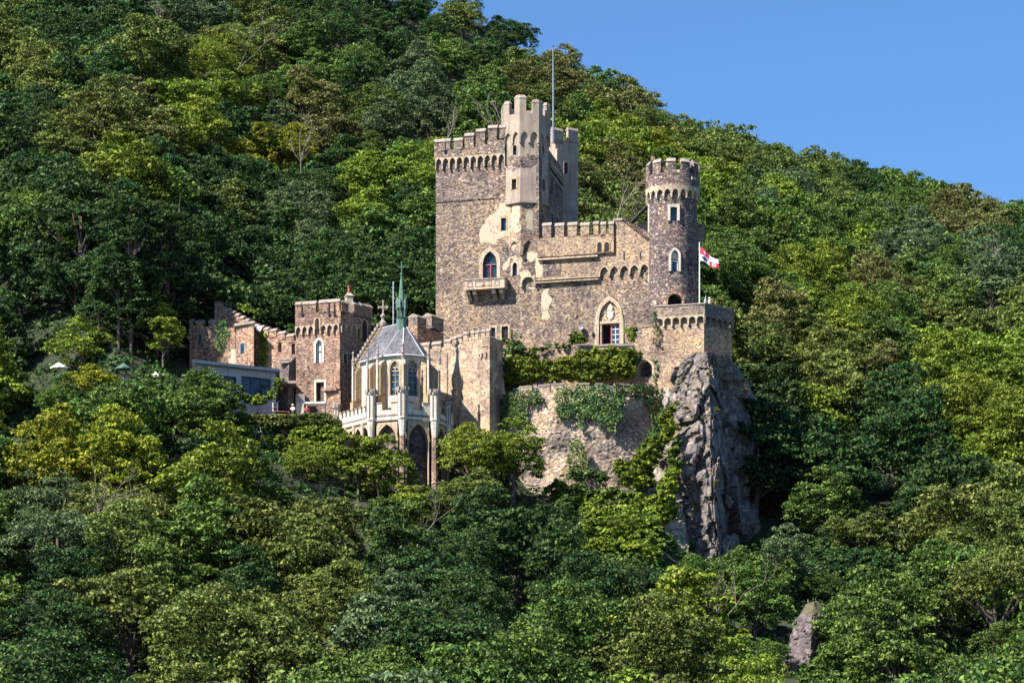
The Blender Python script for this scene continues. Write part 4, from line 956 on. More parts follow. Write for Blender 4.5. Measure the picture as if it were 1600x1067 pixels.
q = MB(); prf = [(.002, ZZ(575, 396)), (.002, ZZ(740, 396)), (.9, ZZ(740, 396)), (.35, ZZ(620, 396))]
fb = Fr(c2, c3); q.solid([fb.pt(0, z, d) for d, z in prf], [fb.pt(2.5, z, d) for d, z in prf]).build('buttress', M['fore'], fw)

gw = thing('gate_wall', (*XY(672, 402), ZZ(560, 401)), 'short brown wall with two big merlons between chapel roof and keep', 'castle wall')
fG = Fr(XY(652, 400), XY(693, 404.6))
MB().plan([Vector(fG.pt(0, 0)[:2]), Vector(fG.pt(fG.L, 0)[:2]), Vector(fG.pt(fG.L, 0, -1.3)[:2]), Vector(fG.pt(0, 0, -1.3)[:2])], ZZ(600, 401), ZZ(511, 401)).build('wall', M['brown'], gw)
for a, b_ in ((.0, 1.85), (3.0, fG.L)):
    merlon(fG, 0, 0, 492, 512, gw, M['slate_wall'], -1.2, .0, u=(a, b_))

# ------------------------------------------------------------------ CHAPEL
C = XY(631, 391); RC = 2.95
V = lambda a, r=RC: Vector((C.x + r * math.sin(R(a)), C.y - r * math.cos(R(a))))
ax = Vector((-.6, .8)); LN = 4.7
plc = [V(-45), V(0), V(45), V(90), V(90) + ax * LN, V(-45) + ax * LN]
ch = thing('chapel', (C.x, C.y, ZZ(660, 390)), 'small cream gothic chapel with slate roof, tall pointed windows and buttresses', 'chapel')
ze = ZZ(555.5, 388.5); zbse = ZZ(660, 388.5)
wc = MB().plan(plc, zbse, ze).build('wall', M['cream'], ch)
cw = Wall(wc, ch)
fN, fa_, fb_, fc_ = Fr(plc[5], plc[0]), Fr(plc[0], plc[1]), Fr(plc[1], plc[2]), Fr(plc[2], plc[3])
for f, a, b_, k in ((fa_, 609.5, 623.5, 0), (fb_, 638, 652, 1)):
    w = cw.window(f, a, b_, 564, 618, 'pointed', .2, 'ochre', .35, 'glass', (2, 5), 'cope', proud=.04)
    o = outline(f, a, b_, 564, 618, 'pointed'); cu = (o[0][0] + o[-1][0]) / 2; z1 = max(z for u, z in o); tr = MB()
    for (dx, dz, r_) in ((-.22, -.85, .2), (.22, -.85, .2), (0, -.5, .2)):
        ring = [(cu + dx + r_ * math.cos(t), z1 + dz + r_ * math.sin(t)) for t in np.linspace(0, 2 * math.pi, 13)[:-1]]
        tr.loop(f, ring, [(cu + dx + (u - cu - dx) * 1.3, z1 + dz + (z - z1 - dz) * 1.3) for u, z in ring], -.28, -.18, closed=True)
    tr.build('tracery', M['cream'], w, fix=False)
cw.done()
apex = Vector((*C, ZZ(504, 391))); rid = ax * 4.4
apx2 = Vector(((plc[4] + plc[5]) / 2).to_tuple() + (ZZ(504, 391),))
ev = [V(-45, 3.2) , V(0, 3.2), V(45, 3.2), V(90, 3.2), V(90, 3.2) + ax * LN, V(-45, 3.2) + ax * LN]
zev = ze - .02; rf = MB()
E = [Vector((*p, zev)) for p in ev]
rf.face(E[0], E[1], apex); rf.face(E[1], E[2], apex); rf.face(E[2], E[3], apex); rf.face(E[3], E[4], apx2, apex); rf.face(E[5], E[0], apex, apx2); rf.face(E[4], E[5], apx2)
rf.face(*E[::-1]); roof = rf.build('roof', M['slate'], ch)
ld = MB()
for k in (0, 1, 2): ld.tube([E[k] + Vector((0, 0, .03)), apex], .055, 5)
ld.tube([apex, apx2], .07, 5)
for k in (5, 0, 1, 2): a_, b_ = E[k], E[(k + 1) % 6]; ld.tube([a_, b_], .11, 6)
ld.build('gutter', M['lead'], roof, fix=False)
# gable parapet with crockets and stone cross
gA, gP = Vector((*(plc[5] - Vector((.35, 0))), ze - .3)), Vector((*apx2[:2], apx2[2] + .45))
gb = MB(); gd = Vector((ax.x, ax.y, 0)) * .6
gb.solid([gA, gP, gP - Vector((0, 0, .7)), gA + Vector((.35, 0, -.5))], [gA + gd, gP + gd, gP + gd - Vector((0, 0, .7)), gA + gd + Vector((.35, 0, -.5))])
gB = Vector((*(plc[4]), ze - .3)); gb.solid([gP, gB, gB - Vector((.3, 0, .5)), gP - Vector((0, 0, .7))], [gP + gd, gB + gd, gB + gd - Vector((.3, 0, .5)), gP + gd - Vector((0, 0, .7))])
gb.plan([plc[5] + ax * .0, plc[4], plc[4] + ax * .55, plc[5] + ax * .55], zbse, ze - .3).build('gable', M['ochre'], ch, fix=False)
ck = MB()
for t in np.linspace(.03, .93, 11): p = gA.lerp(gP, t) + gd * .5; ck.cube((p.x - .12, p.y, p.z), .3, .55, .34, .4)
ck.build('crocket', M['cope'], ch)
px_, py_, pz_ = gP.x, gP.y + .2, gP.z
cs = MB().lathe((px_, py_), [(.38, pz_ - .25), (.42, pz_ + .15), (.25, pz_ + .3), (.14, pz_ + .55), (.28, pz_ + .8), (.30, pz_ + .95), (.10, pz_ + 1.1)], 8)
cs.cube((px_, py_, pz_ + 1.1), .17, .17, 1.3).cube((px_ - .27, py_, pz_ + 1.75), .36, .15, .17).cube((px_ + .27, py_, pz_ + 1.75), .36, .15, .17)
for dx, dz in ((-.46, 1.75), (.46, 1.75), (0, 2.4)): cs.cube((px_ + dx, py_, pz_ + dz - .06), .2, .2, .28)
cs.build('gable_cross', M['cope'], ch)
def buttress(p, nrm, name='buttress', pin=True):
    d = nrm.normalized(); t = Vector((-d.y, d.x)) * .27; b = MB(); B3 = lambda q, z: Vector((q.x, q.y, z))
    def slab(dep, z0, z1, z2):
        A_, B_ = p - t, p + t; o = d * dep
        b.solid([B3(A_, z0), B3(A_ + o, z0), B3(A_ + o, z1), B3(A_, z2)], [B3(B_, z0), B3(B_ + o, z0), B3(B_ + o, z1), B3(B_, z2)])
    slab(1.15, zbse, ZZ(618, 388), ZZ(612, 388)); slab(.8, ZZ(618, 388), ZZ(572, 388), ZZ(561, 388))
    o = b.build(name, M['ochre'], ch)
    f = MB(); q = p + d * .95; f.cube((q.x, q.y, ZZ(616, 388)), .2, .2, ZZ(561, 388) - ZZ(616, 388), math.atan2(d.y, d.x)); f.build('shaft', M['cream'], o)
    if pin:
        z = ZZ(561, 388); MB().lathe((q.x, q.y), [(.16, z), (.16, z + .5), (.24, z + .55), (.14, z + .7), (.07, z + 1.25), (.15, z + 1.35), (.04, z + 1.6)], 6).build('pinnacle', M['cope'], o)
for a in (-45, 0, 45, 90): buttress(V(a), V(a, 4) - V(a, 3))
nN = fN.n
for k in (.38, .97): buttress(plc[0].lerp(plc[5], k), nN)
# fleche
zb0, zb1 = ZZ(516, 391), ZZ(497, 391)
fs_ = thing('copper_spire', (C.x - .25, C.y, zb0), 'slender green copper spire with open lantern and cross on the chapel roof', 'spire')
Cf = Vector((C.x - .25, C.y))
fsp = MB().lathe(Cf, [(.62, zb0 - .6), (.60, zb1 - .1), (.72, zb1), (.55, zb1 + .05)], 8, R(22.5)).build('base', M['copper'], fs_)
lz = ZZ(478, 391); lm = MB()
for k in range(6):
    a = R(60 * k + 15); lm.tube([(Cf.x + .46 * math.cos(a), Cf.y + .46 * math.sin(a), zb1 + .04), (Cf.x + .46 * math.cos(a), Cf.y + .46 * math.sin(a), lz)], .085, 5)
lm.lathe(Cf, [(.10, zb1), (.10, lz)], 6)
lm.build('lantern_post', M['copper'], fs_, fix=False)
gz = MB()
for k in range(6):
    a = R(60 * k + 45); t = Vector((-math.sin(a), math.cos(a))); q = Cf + Vector((math.cos(a), math.sin(a))) * .5; q2 = q + Vector((math.cos(a), math.sin(a))) * -.2
    tri = lambda c_: [Vector((*(c_ - t * .33), lz - .25)), Vector((*(c_ + t * .33), lz - .25)), Vector((*c_, lz + .85))]
    gz.solid(tri(q), tri(q2))
    a2 = R(60 * k + 15); q = Cf + Vector((math.cos(a2), math.sin(a2))) * .56; gz.lathe(q, [(.09, lz - .45), (.09, lz + .15), (.14, lz + .2), (.03, lz + .9)], 5)
gz.build('gablet', M['copper'], fs_, fix=False)
zt = ZZ(430, 391); MB().lathe(Cf, [(.46, lz), (.44, lz + .3), (.30, lz + 1.4), (.10, zt), (.2, zt + .05), (.2, zt + .18), (.06, zt + .25), (.06, zt + .4)], 8, R(22.5)).build('cone', M['copper'], fs_)
zc_ = zt + .35; crs = MB().cube((Cf.x, Cf.y, zc_), .11, .11, 1.1).cube((Cf.x - .21, Cf.y, zc_ + .48), .3, .1, .12).cube((Cf.x + .21, Cf.y, zc_ + .48), .3, .1, .12)
for dx, dz in ((-.34, .54), (.34, .54), (0, 1.05)): crs.lathe((Cf.x + dx, Cf.y), [(.03, zc_ + dz - .1), (.11, zc_ + dz), (.03, zc_ + dz + .1)], 6)
crs.build('cross', M['copper'], fs_)
pm = W(614.5, 482, 400); tag(MB().tube([pm - Vector((0, 0, 3)), W(614.5, 440, 400)], .06, 6).build('flagless_pole', M['lead']), 'thin pale pole standing behind the chapel roof left of the spire', 'pole')

# ------------------------------------------------------------------ crenellated platform round the chapel
plat = thing('chapel_platform', (C.x, C.y, ZZ(760, 388)), 'white crenellated chapel platform on pointed arches with slender corner turrets', 'platform')
RP = 4.85; PV = lambda a, r=RP: V(a, r)
P_ = [PV(-45) + ax * 6.6, PV(-45), PV(0), PV(45), PV(90) + Vector((-.1, .2)), PV(90) + Vector((.6, 3.4))]
zp1, zp0 = ZZ(641, 387), ZZ(656, 387); 
MB().plan(P_, zp0 + .3, zp0 + .55).build('floor', M['cope'], plat)
# base walls set back under the arches, their shade painted in as dark rubble
Q_ = [PV(-45, 4.2) + ax * 6.6, PV(-45, 4.2), PV(0, 4.2), PV(45, 4.2), PV(90, 4.2), PV(90, 4.2) + Vector((.5, 3.4))]
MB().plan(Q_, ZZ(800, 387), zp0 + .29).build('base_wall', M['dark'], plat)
for i in range(5):
    f = Fr(P_[i], P_[i + 1])
    par = MB().box(f, .25, f.L - .25, zp0 + .02, zp1 - .0, -.28, 0).build('parapet', M['cream'], plat)
    MB().box(f, .2, f.L - .2, zp0 - .12, zp0 + .015, -.35, .1).build('string_course', M['cope'], par)
    n = {0: 8, 1: 3, 2: 3, 3: 2, 4: 4}[i]; wv = (f.L - .6) / n
    for k in range(n):
        a = .3 + k * wv + (wv * .22 if i in (0, 4) else (0 if k != 1 else 9e9)); 
        if a > 1e6: continue
        b_ = a + wv * (.58 if i in (0, 4) else .92); h = .75 if i else .62
        mm = MB().box(f, a, b_, zp1 + .001, zp1 + h, -.28, 0).build('merlon', M['cream'], plat)
        MB().box(f, a - .04, b_ + .04, zp1 + h + .001, zp1 + h + .13, -.33, .06).build('coping', M['cope'], mm)
    # arches below
    na = {0: 4, 1: 1, 2: 1, 3: 1, 4: 1}[i]; zft = ZZ(756, 387)
    inset_ = .62; L_ = f.L - 2 * inset_; wa = L_ / na; us, zb = [], []
    for k in range(na):
        c = inset_ + (k + .5) * wa; hw = wa / 2 * .94; pa = pointed(hw, 8); hh = max(z for x, z in pa); zs_ = zp0 - .5 - hh
        us += [c - wa / 2, c - hw]; zb += [zs_ - .9 if na > 1 else zft] * 2
        for x, z in pa: us.append(c + x); zb.append(zs_ + z)
        us.append(c + hw); zb.append(zs_ - .9 if na > 1 else zft)
    us.append(inset_ + L_); zb.append(zb[-1])
    MB().strip(f, us, zb, zp0 - .125, -.62, -.04).build('arch', M['band'], plat, fix=False)
    if na == 1:
        c = f.L / 2; ar = [(c + x, zs_ + z) for x, z in pa]; MB().loop(f, ar, [(c + (u - c) * 1.16, z + .18) for u, z in ar], -.3, .03).build('arch_trim', M['ochre'], plat, fix=False)
def piers(p, big=True, low=None):
    r_ = .52 if big else .34; zt = ZZ(612 if big else 621, 387); zm = ZZ(655, 387)
    t = MB().lathe(p, [(r_ * .45, zm - 2.5), (r_ * .6, zm - 2.0), (r_ * .75, zm - 1.2), (r_ * .95, zm - .2), (r_ * 1.12, zm - .05), (r_ * 1.12, zm + .1), (r_, zm + .15), (r_, zt - .35), (r_ * 1.15, zt - .25), (r_ * 1.15, zt - .1), (r_ * .9, zt)], 8, R(22.5)).build('corner_turret', M['cream'], plat)
    q = MB()
    for k in range(8):
        a = R(45 * k); q.tube([(p.x + r_ * 1.02 * math.cos(a + R(22.5)), p.y + r_ * 1.02 * math.sin(a + R(22.5)), zm + .16), (p.x + r_ * 1.02 * math.cos(a + R(22.5)), p.y + r_ * 1.02 * math.sin(a + R(22.5)), zt - .34)], .065, 5)
        q.cube((p.x + r_ * 1.12 * math.cos(a), p.y + r_ * 1.12 * math.sin(a), zt - .12), .26, .34, .42, a)
    q.build('crown_leaf', M['cope'], t)
    if low: MB().lathe(p, [(r_ * .7, ZZ(low, 387)), (r_ * .66, zm - 1.9)], 8, R(22.5)).build('pier', M[('tan' if big else 'band')], plat)
for a, lo in ((-45, 760), (0, 770), (45, 790)):
    piers(PV(a), True, lo)
piers(PV(90) + Vector((-.1, .2)), False, 740); piers(P_[0], False, 700)
for k in (1, 2, 3): p = P_[1].lerp(P_[0], k / 4); MB().lathe(p, [(.2, ZZ(705, 390)), (.2, ZZ(665, 390))], 8).build('pier', M['band'], plat)
f = Fr(P_[2], P_[3])
for f, px_ in ((Fr(P_[1], P_[2]), 619), (Fr(P_[2], P_[3]), 649)):
    u = f.s(px_); z = f.z(px_, 686); ring = [(u + .62 * math.cos(t), z + .62 * math.sin(t)) for t in np.linspace(0, 2 * math.pi, 17)[:-1]]
    MB().loop(f, ring, [(u + .78 * math.cos(t), z + .78 * math.sin(t)) for t in np.linspace(0, 2 * math.pi, 17)[:-1]], -.62, -.52, closed=True).poly(f, ring[::-1], -.6, -.58).build('roundel', M['dark'], plat, fix=False)

# ------------------------------------------------------------------ GATEHOUSE
gh = thing('gatehouse', (*XY(510, 400), ZZ(690, 398)), 'square brown-red rubble gatehouse tower with arch frieze, left of the chapel', 'castle tower')
g0, g1, g2 = XY(462.5, 398.8), XY(531, 397.2), XY(577.5, 401.4)
fg, fh = Fr(g0, g1), Fr(g1, g2); zg = ZZ(487, 397.5)
wgh = MB().plan([g0, g1, g2, XY(574, 406), XY(466, 405)], ZZ(700, 398), zg).build('wall', M['brown'], gh)
G = Wall(wgh, gh)
G.window(fg, 493.5, 503.5, 531, 567, 'pointed', .22, 'cream', .35, 'white', (3, 2), 'iron', lab='pointed window with white blind', sill=False)
G.window(fg, 494, 506.5, 597, 634, None, .22, 'cream', .45, 'void', (1, 1), lab='tall open door in a cream frame')
G.window(fh, 537, 542, 553, 567, None, .2, 'band', .35, 'glass', (1, 1))
G.done()
o = outline(fg, 494, 506.5, 597, 634); MB().box(fg, fg.s(500), fg.s(506.3), o[0][1], o[1][1], -.36, -.3).build('door_leaf', M['wood'], gh)
den = 1 + fg.n.dot(fh.n)
def gr(z0, z1, ea, ei):
    A = [fg.A + fg.n * ea, g1 + (fg.n + fh.n) * (ea / den), fh.B + fh.n * ea]; I = [fg.A + fg.n * ei, g1 + (fg.n + fh.n) * (ei / den), fh.B + fh.n * ei]; q = MB()
    for k in (0, 1): q.solid([(*A[k], z1), (*A[k + 1], z1), (*I[k + 1], z1), (*I[k], z1)], [(*A[k], z0), (*A[k + 1], z0), (*I[k + 1], z0), (*I[k], z0)])
    return q
zf2 = ZZ(508.5, 398)
gr(zf2, zg, .26, -.4).build('parapet', M['brown'], gh, fix=False)
for f, n in ((fg, 7), (fh, 6)):
    arcade(f, .0, f.L, n, ZZ(522, 398), ZZ(516, 398), zf2 - .002, .002, .28, leg=.22).build('arch_frieze', M['band'], gh, fix=False)
for f, a, b_, t, s_ in ((fg, 463, 494.5, 470, 488), (fg, 500, 531.5, 467, 487)):
    merlon(f, a, b_, t, s_, gh, M['brown'], -.4, .26)
for u_, t, s_ in (((0.0, 1.25), 469, 489), ((2.2, 3.4), 473, 493), ((3.41, fh.L + .2), 475, 497)):
    merlon(fh, 0, 0, t, s_, gh, M['brown'], -.4, .26, u=u_)
for f, a, b_, t, bo, mt in ((fg, 494, 500.5, 498, 516, 'ochre'), (fh, 562, 570, 500, 530, 'redwood')):
    o = outline(f, a, b_, t, bo, 'pointed'); w = MB().loop(f, o, grow(o, .16), .1, .36).build('window', M['ochre'], gh); MB().poly(f, o[::-1], .2, .29).build('pane', M['void'], w)
for px_ in (473, 515.5, 524): u = fg.s(px_); MB().tube([fg.pt(u, fg.z(px_, 492), .34), fg.pt(u, fg.z(px_, 474), .34)], .05, 5).box(fg, u - .14, u + .14, fg.z(px_, 493.5), fg.z(px_, 490.5), .27, .45).build('drain_spout', M['iron'], gh, fix=False)
cp2 = fh.pt(fh.L * .42, 0, -.5); MB().cube((cp2.x, cp2.y, zg - .3), .75, .75, ZZ(463, 399) - zg + .3, .3).lathe((cp2.x, cp2.y), [(.62, ZZ(463, 399)), (.66, ZZ(462, 399)), (.25, ZZ(457.5, 399))], 4, .3 + R(45)).build('chimney', M['render'], gh)
MB().lathe((cp2.x, cp2.y), [(.14, ZZ(458, 399)), (.14, ZZ(448, 399)), (.2, ZZ(447.5, 399)), (.2, ZZ(446, 399))], 8).build('flue_pipe', M['redwood'], gh)
hb = MB(); z0_ = zg - 1.0
hb.solid([(*XY(470, 402), z0_ + .6), (*XY(530, 399.5), z0_ + .6), (*XY(527, 401.5), z0_ + 1.4), (*XY(480, 403), z0_ + 1.4)], [(*XY(470, 402), z0_), (*XY(530, 399.5), z0_), (*XY(560, 403), z0_), (*XY(480, 404.5), z0_)]); hb.build('roof', M['lead'], gh, fix=False)
f3 = Fr(XY(511, 396.6), XY(532, 395.6)); MB().plan([XY(511, 396.9), XY(532, 396.0), XY(536, 398.4), XY(511, 398.5)], ZZ(690, 396), ZZ(611, 396.3)).box(fg, fg.s(509), fg.s(532), ZZ(611, 396.5), ZZ(607, 396.5), .1, 1.3).build('porch_pier', M['brown'], gh)

# ------------------------------------------------------------------ stepped wall and dark wing to the left
sw = thing('stepped_wall', (*XY(420, 402), ZZ(660, 400)), 'rust-brown wall with rounded stepped coping climbing left from the gatehouse', 'castle wall')
fw2 = Fr(XY(341, 406.5), XY(463, 399.3))
tops = [(347.5, 478.5)] + [(354.5 + i * 7.6, 481.5 + i * 4.0) for i in range(6)] + [(400 + i * 8, 505.0 + i * 3.1) for i in range(3)] + [(427, 512.5), (440.5, 516.5), (454, 521)]
pl2 = [fw2.sz(341, 660), fw2.sz(463, 660), fw2.sz(463, 532)]
for i in range(len(tops) - 1, -1, -1):
    a = tops[i][0] - 4.4; b_ = tops[i][0] + 4.4 if i == len(tops) - 1 else tops[i + 1][0] - 4.4
    pl2 += [fw2.sz(b_, tops[i][1] + 10), (fw2.s(a), fw2.z(b_, tops[i][1] + 10))]
pl2 += [fw2.sz(341, 489)]
wsw = MB().poly(fw2, pl2, -.8, 0).build('wall', M['brown'], sw); SW = Wall(wsw, sw)
SW.slit(fw2, 434.5, 440, 535, 551); SW.slit(fw2, 455.5, 461, 537, 554); SW.done()
for i, (x, y) in enumerate(tops):
    wd_ = 3.5 if i < 10 else 5.6
    m_ = merlon(fw2, x - wd_, x + wd_, y, y + 11, sw, M['brown'], -.6, .08)
MB().box(fw2, fw2.s(341), fw2.s(349), ZZ(520, 406), ZZ(472, 406), -1.0, .6).build('end_pier', M['slate_wall'], sw)
blk = [XY(369, 401.8), XY(396.5, 400.2), XY(397.2, 403.6), XY(369, 406)]
MB().plan(blk, ZZ(660, 403), ZZ(511, 402)).build('bay', M['brown'], sw); MB().plan([XY(366, 401.5), XY(397.5, 399.9), XY(398, 403.6), XY(366, 406)], ZZ(510.9, 402), ZZ(507, 402)).build('bay_roof', M['cope'], sw)
fbk = Fr(blk[0], blk[1]); o = outline(fbk, 376, 382, 537, 552); w = MB().loop(fbk, o, grow(o, .12), -.02, .05).build('window', M['cope'], sw); MB().poly(fbk, o[::-1], .003, .03).build('pane', M['glassb'], w)
dp = fw2.pt(fw2.s(409), fw2.z(409, 514), .5); q = MB(); nn = Vector((-.2, -.85, .4)).normalized(); qx = nn.cross(Vector((0, 0, 1))).normalized(); qy = nn.cross(qx)
r1_ = [dp + (qx * math.cos(t) + qy * math.sin(t) * 1.2) * .32 for t in np.linspace(0, 2 * math.pi, 16, endpoint=False)]; r2_ = [dp + (qx * math.cos(t) + qy * math.sin(t) * 1.2) * .16 - nn * .08 for t in np.linspace(0, 2 * math.pi, 16, endpoint=False)]
for i in range(16): q.face(r1_[i], r1_[(i + 1) % 16], r2_[(i + 1) % 16], r2_[i])
q.face(*r2_); q.tube([dp - nn * .05, fw2.pt(fw2.s(409), fw2.z(409, 516), 0)], .03)
tag(q.build('satellite_dish', M['white'], fix=False), 'white oval satellite dish on the stepped brown wall above the flat-roofed house', 'satellite dish')
bt = MB(); pr_ = [(.002, fw2.z(445, 560)), (.5, fw2.z(445, 566)), (1.1, fw2.z(445, 574)), (1.4, fw2.z(445, 650)), (.002, fw2.z(445, 650))]
bt.solid([fw2.pt(fw2.s(444), z, d) for d, z in pr_], [fw2.pt(fw2.s(462), z, d) for d, z in pr_]); bt.build('buttress', M['slate_wall'], sw)
bm_ = MB(); c = fw2.pt(fw2.s(456), fw2.z(456, 570), 1.2); bm_.cube((c.x, c.y, c.z), 1.2, .6, .15, -.2).cube((c.x - .1, c.y, c.z + .3), 1.0, .5, .12, -.2); bm_.build('stone_ledge', M['cope'], sw)
dw = thing('ruined_wing', (*XY(325, 408), ZZ(640, 406)), 'shadowed dark brown wing with low battlements at the far left end of the castle', 'castle wall')
fd_ = Fr(XY(296, 406.5), XY(368, 404.2))
wdw = MB().poly(fd_, [fd_.sz(296, 650), fd_.sz(368, 650), fd_.sz(368, 512), fd_.sz(349, 512), fd_.sz(296, 508)], -1.2, 0).build('wall', M['brown'], dw); DW = Wall(wdw, dw)
DW.window(fd_, 310, 315, 523, 536, None, .12, 'cope', .3, 'glassb', (1, 1)); DW.done()
for a, b_ in ((296, 301.5), (306.5, 317), (327, 338)): merlon(fd_, a, b_, 499, 509, dw, M['brown'], -.5, .02)
MB().plan([XY(357, 402.8), XY(369, 402.2), XY(370, 405), XY(357, 405)], ZZ(600, 403), ZZ(547, 403)).build('low_block', M['render'], dw)

# ------------------------------------------------------------------ flat-roofed house
ho = thing('flat_roofed_house', (*XY(390, 394), ZZ(655, 392)), 'low pale-blue house with flat roof and wide dark windows, among trees at left', 'house')
h0, h1 = XY(306, 390.2), XY(431, 395.2); fH = Fr(h0, h1)
wh = MB().plan([h0, h1, XY(431, 399), XY(306, 399)], ZZ(690, 392), ZZ(577, 393)).build('wall', M['bluewall'], ho); HW = Wall(wh, ho)
HW.window(fH, 378, 422, 591, 618, None, .06, 'iron', .25, 'glass', (3, 1), 'iron'); HW.window(fH, 347.5, 368, 589, 632, None, .06, 'iron', .25, 'glass', (3, 3), 'redwood'); HW.done()
MB().plan([XY(300, 389.0), XY(437, 394.4), XY(437, 401), XY(300, 401)], ZZ(576.9, 393), ZZ(572.5, 393)).build('roof', M['steel'], ho)
tc2 = fH.pt(fH.s(368), ZZ(572, 393), -3)
vt = MB()
for px_ in (340, 352, 405): p = XY(px_, 396); vt.lathe(p, [(.12, ZZ(572.4, 393)), (.12, ZZ(568, 393)), (.2, ZZ(567.8, 393)), (.2, ZZ(567, 393))], 8)
vt.build('roof_vent', M['lead'], ho)
# annex doorway (dark) and terrace
ax2 = thing('lean_to', (*XY(452, 398), ZZ(655, 397)), 'dark open lean-to under a slab roof between the house and the gatehouse', 'lean-to')
MB().plan([XY(434, 396.6), XY(463, 396.4), XY(463, 399.5), XY(434, 399.8)], ZZ(600, 397), ZZ(596.5, 397)).build('roof', M['cope'], ax2)
MB().plan([XY(434, 399.3), XY(463, 399.1), XY(463, 399.4), XY(434, 399.6)], ZZ(660, 397), ZZ(600.2, 397)).build('back_wall', M['void'], ax2)
MB().plan([XY(433, 396.7), XY(435, 396.7), XY(435, 399.2), XY(433, 399.2)], ZZ(660, 397), ZZ(600.2, 397)).build('side_wall', M['slate_wall'], ax2)
zter = ZZ(653, 394)
te = MB().plan([XY(380, 391.6), XY(526, 391.6), XY(530, 399), XY(380, 399)], zter - 5, zter).build('terrace', M['cope']); tag(te, 'paved terrace behind the long clipped hedge in front of the gatehouse', 'terrace')
# furniture on the terrace
tb = thing('terrace_table', (*XY(443, 394.5), zter), 'long red-brown topped table on the terrace beside the flat-roofed house', 'table')
MB().cube((*XY(443, 394.5), zter + .72), 1.5, .8, .07, .1).build('table_top', M['redwood'], tb)
for dx, dy in ((-.6, -.3), (.6, -.3), (-.6, .3), (.6, .3)): c = XY(443, 394.5); MB().cube((c.x + dx, c.y + dy, zter), .07, .07, .72).build('leg', M['wood'], tb)
sg = thing('notice_board', (*XY(430, 393), zter), 'small white notice board with red frame on a post at the terrace edge', 'notice board')
p = XY(430, 393); MB().tube([(p.x, p.y, zter), (p.x, p.y, zter + 1.3)], .05).build('post', M['redwood'], sg)
MB().cube((p.x, p.y, zter + .55), .62, .08, .95, .1).build('board', M['white'], sg); MB().cube((p.x, p.y - .06, zter + .64), .42, .03, .34, .1).cube((p.x, p.y - .06, zter + 1.12), .42, .03, .26, .1).build('printed_panel', M['redwood'], sg)
cb = thing('white_cupboard', (*XY(469, 396), zter), 'tall whitish cupboard standing against the foot of the gatehouse', 'cupboard')
p = XY(469, 396.4); MB().cube((p.x, p.y, zter), 1.0, .5, ZZ(616, 396.4) - zter, .1).build('body', M['cope'], cb); MB().cube((p.x - .22, p.y - .28, zter + .2), .4, .04, 1.8, .1).cube((p.x + .22, p.y - .28, zter + .2), .4, .04, 1.8, .1).build('door', M['cream'], cb)
gz_ = thing('terrace_gazebo', (*XY(494, 395), zter), 'small flat-topped gazebo with white roof edge on the terrace before the gatehouse', 'gazebo')
ce = XY(494, 395); zt_ = ZZ(630.5, 395)
MB().cube((ce.x, ce.y, zt_ - .12), 2.2, 1.8, .16, -.1).build('roof', M['white'], gz_)
for dx, dy in ((-1, -.8), (1, -.8), (-1, .8), (1, .8)): MB().cube((ce.x + dx, ce.y + dy, zter), .07, .07, zt_ - .12 - zter).build('post', M['steel'], gz_)
MB().cube((ce.x - .3, ce.y + .6, zter), 1.2, .5, .8).build('counter', M['copper'], gz_)

# parasols among the trees on the left
def parasol(px, py, Y, r, mat, label):
    p = W(px, py, Y); gz0 = min(ground(p.x, p.y), p.z - 2.2)
    t = thing('parasol', (p.x, p.y, gz0), label, 'parasol', 'parasols on the tree-covered terrace at left')
    MB().tube([(p.x, p.y, gz0), (p.x, p.y, p.z)], .04).build('pole', M['steel'], t)
    c = MB(); n = 8; top = Vector((p.x, p.y, p.z)); rim = [Vector((p.x + r * math.cos(2 * math.pi * k / n), p.y + r * math.sin(2 * math.pi * k / n), p.z - .55)) for k in range(n)]
    for k in range(n):
        c.face(rim[k], rim[(k + 1) % n], top); c.face(rim[(k + 1) % n], rim[k], rim[k] - Vector((0, 0, .15)), rim[(k + 1) % n] - Vector((0, 0, .15)))
        c.face(rim[k] - Vector((0, 0, .03)), top - Vector((0, 0, .03)), rim[(k + 1) % n] - Vector((0, 0, .03)))
    c.build('canopy', mat, t, fix=False)
PARA = [(92, 566, 391, .95, M['white'], 'white parasol showing between tree crowns at the far left'), (193, 567, 391, .9, M['copper'], 'green parasol showing between tree crowns left of the flat-roofed house'),
        (243, 580, 390, .5, M['white'], 'half-hidden white parasol between tree crowns nearest the flat-roofed house')]
for a in PARA: parasol(*a)

# ------------------------------------------------------------------ flag
fpz = zb_ - 1.1; fp = XY(1093, 398.3)
fg_ = thing('flag_pole', (fp.x, fp.y, fpz), 'white flagpole on the corner bastion with a red and white quartered flag', 'flagpole')
ptop = ZZ(381, 398.3); MB().tube([(fp.x, fp.y, fpz), (fp.x, fp.y, ptop)], [.075, .05], 10).lathe(fp, [(.04, ptop), (.09, ptop + .08), (.03, ptop + .16)], 10).build('pole', M['white'], fg_)
def FP(u, v):
    x = fp.x + .06 + u * 2.0; z = ZZ(387, 398.3) - v * 1.5 - u * 1.45 + .12 * math.sin(u * 7)
    return Vector((x + .12 * v * u, fp.y - .12 * math.sin(u * 8 + v) - u * .15, z + v * u * .55))
M['flagred'] = flat('flag_red_cloth', (.62, .02, .06), .8, 0, .1); M['flagwhite'] = flat('flag_white_cloth', (.62, .58, .70), .8, 0, .05); M['flagblue'] = flat('flag_dark_blue_cloth', (.03, .04, .14), .8)
fl = MB(); n = 16
for i in range(n):
    for j in range(n):
        u, v = i / n, j / n; mm = 0 if (i < n // 2) == (j < n // 2) else 1
        fl.face(FP(u, v), FP(u, v + 1 / n), FP(u + 1 / n, v + 1 / n), FP(u + 1 / n, v), m=mm)
flo = fl.build('flag', [M['flagred'], M['flagwhite']], fg_, fix=False)
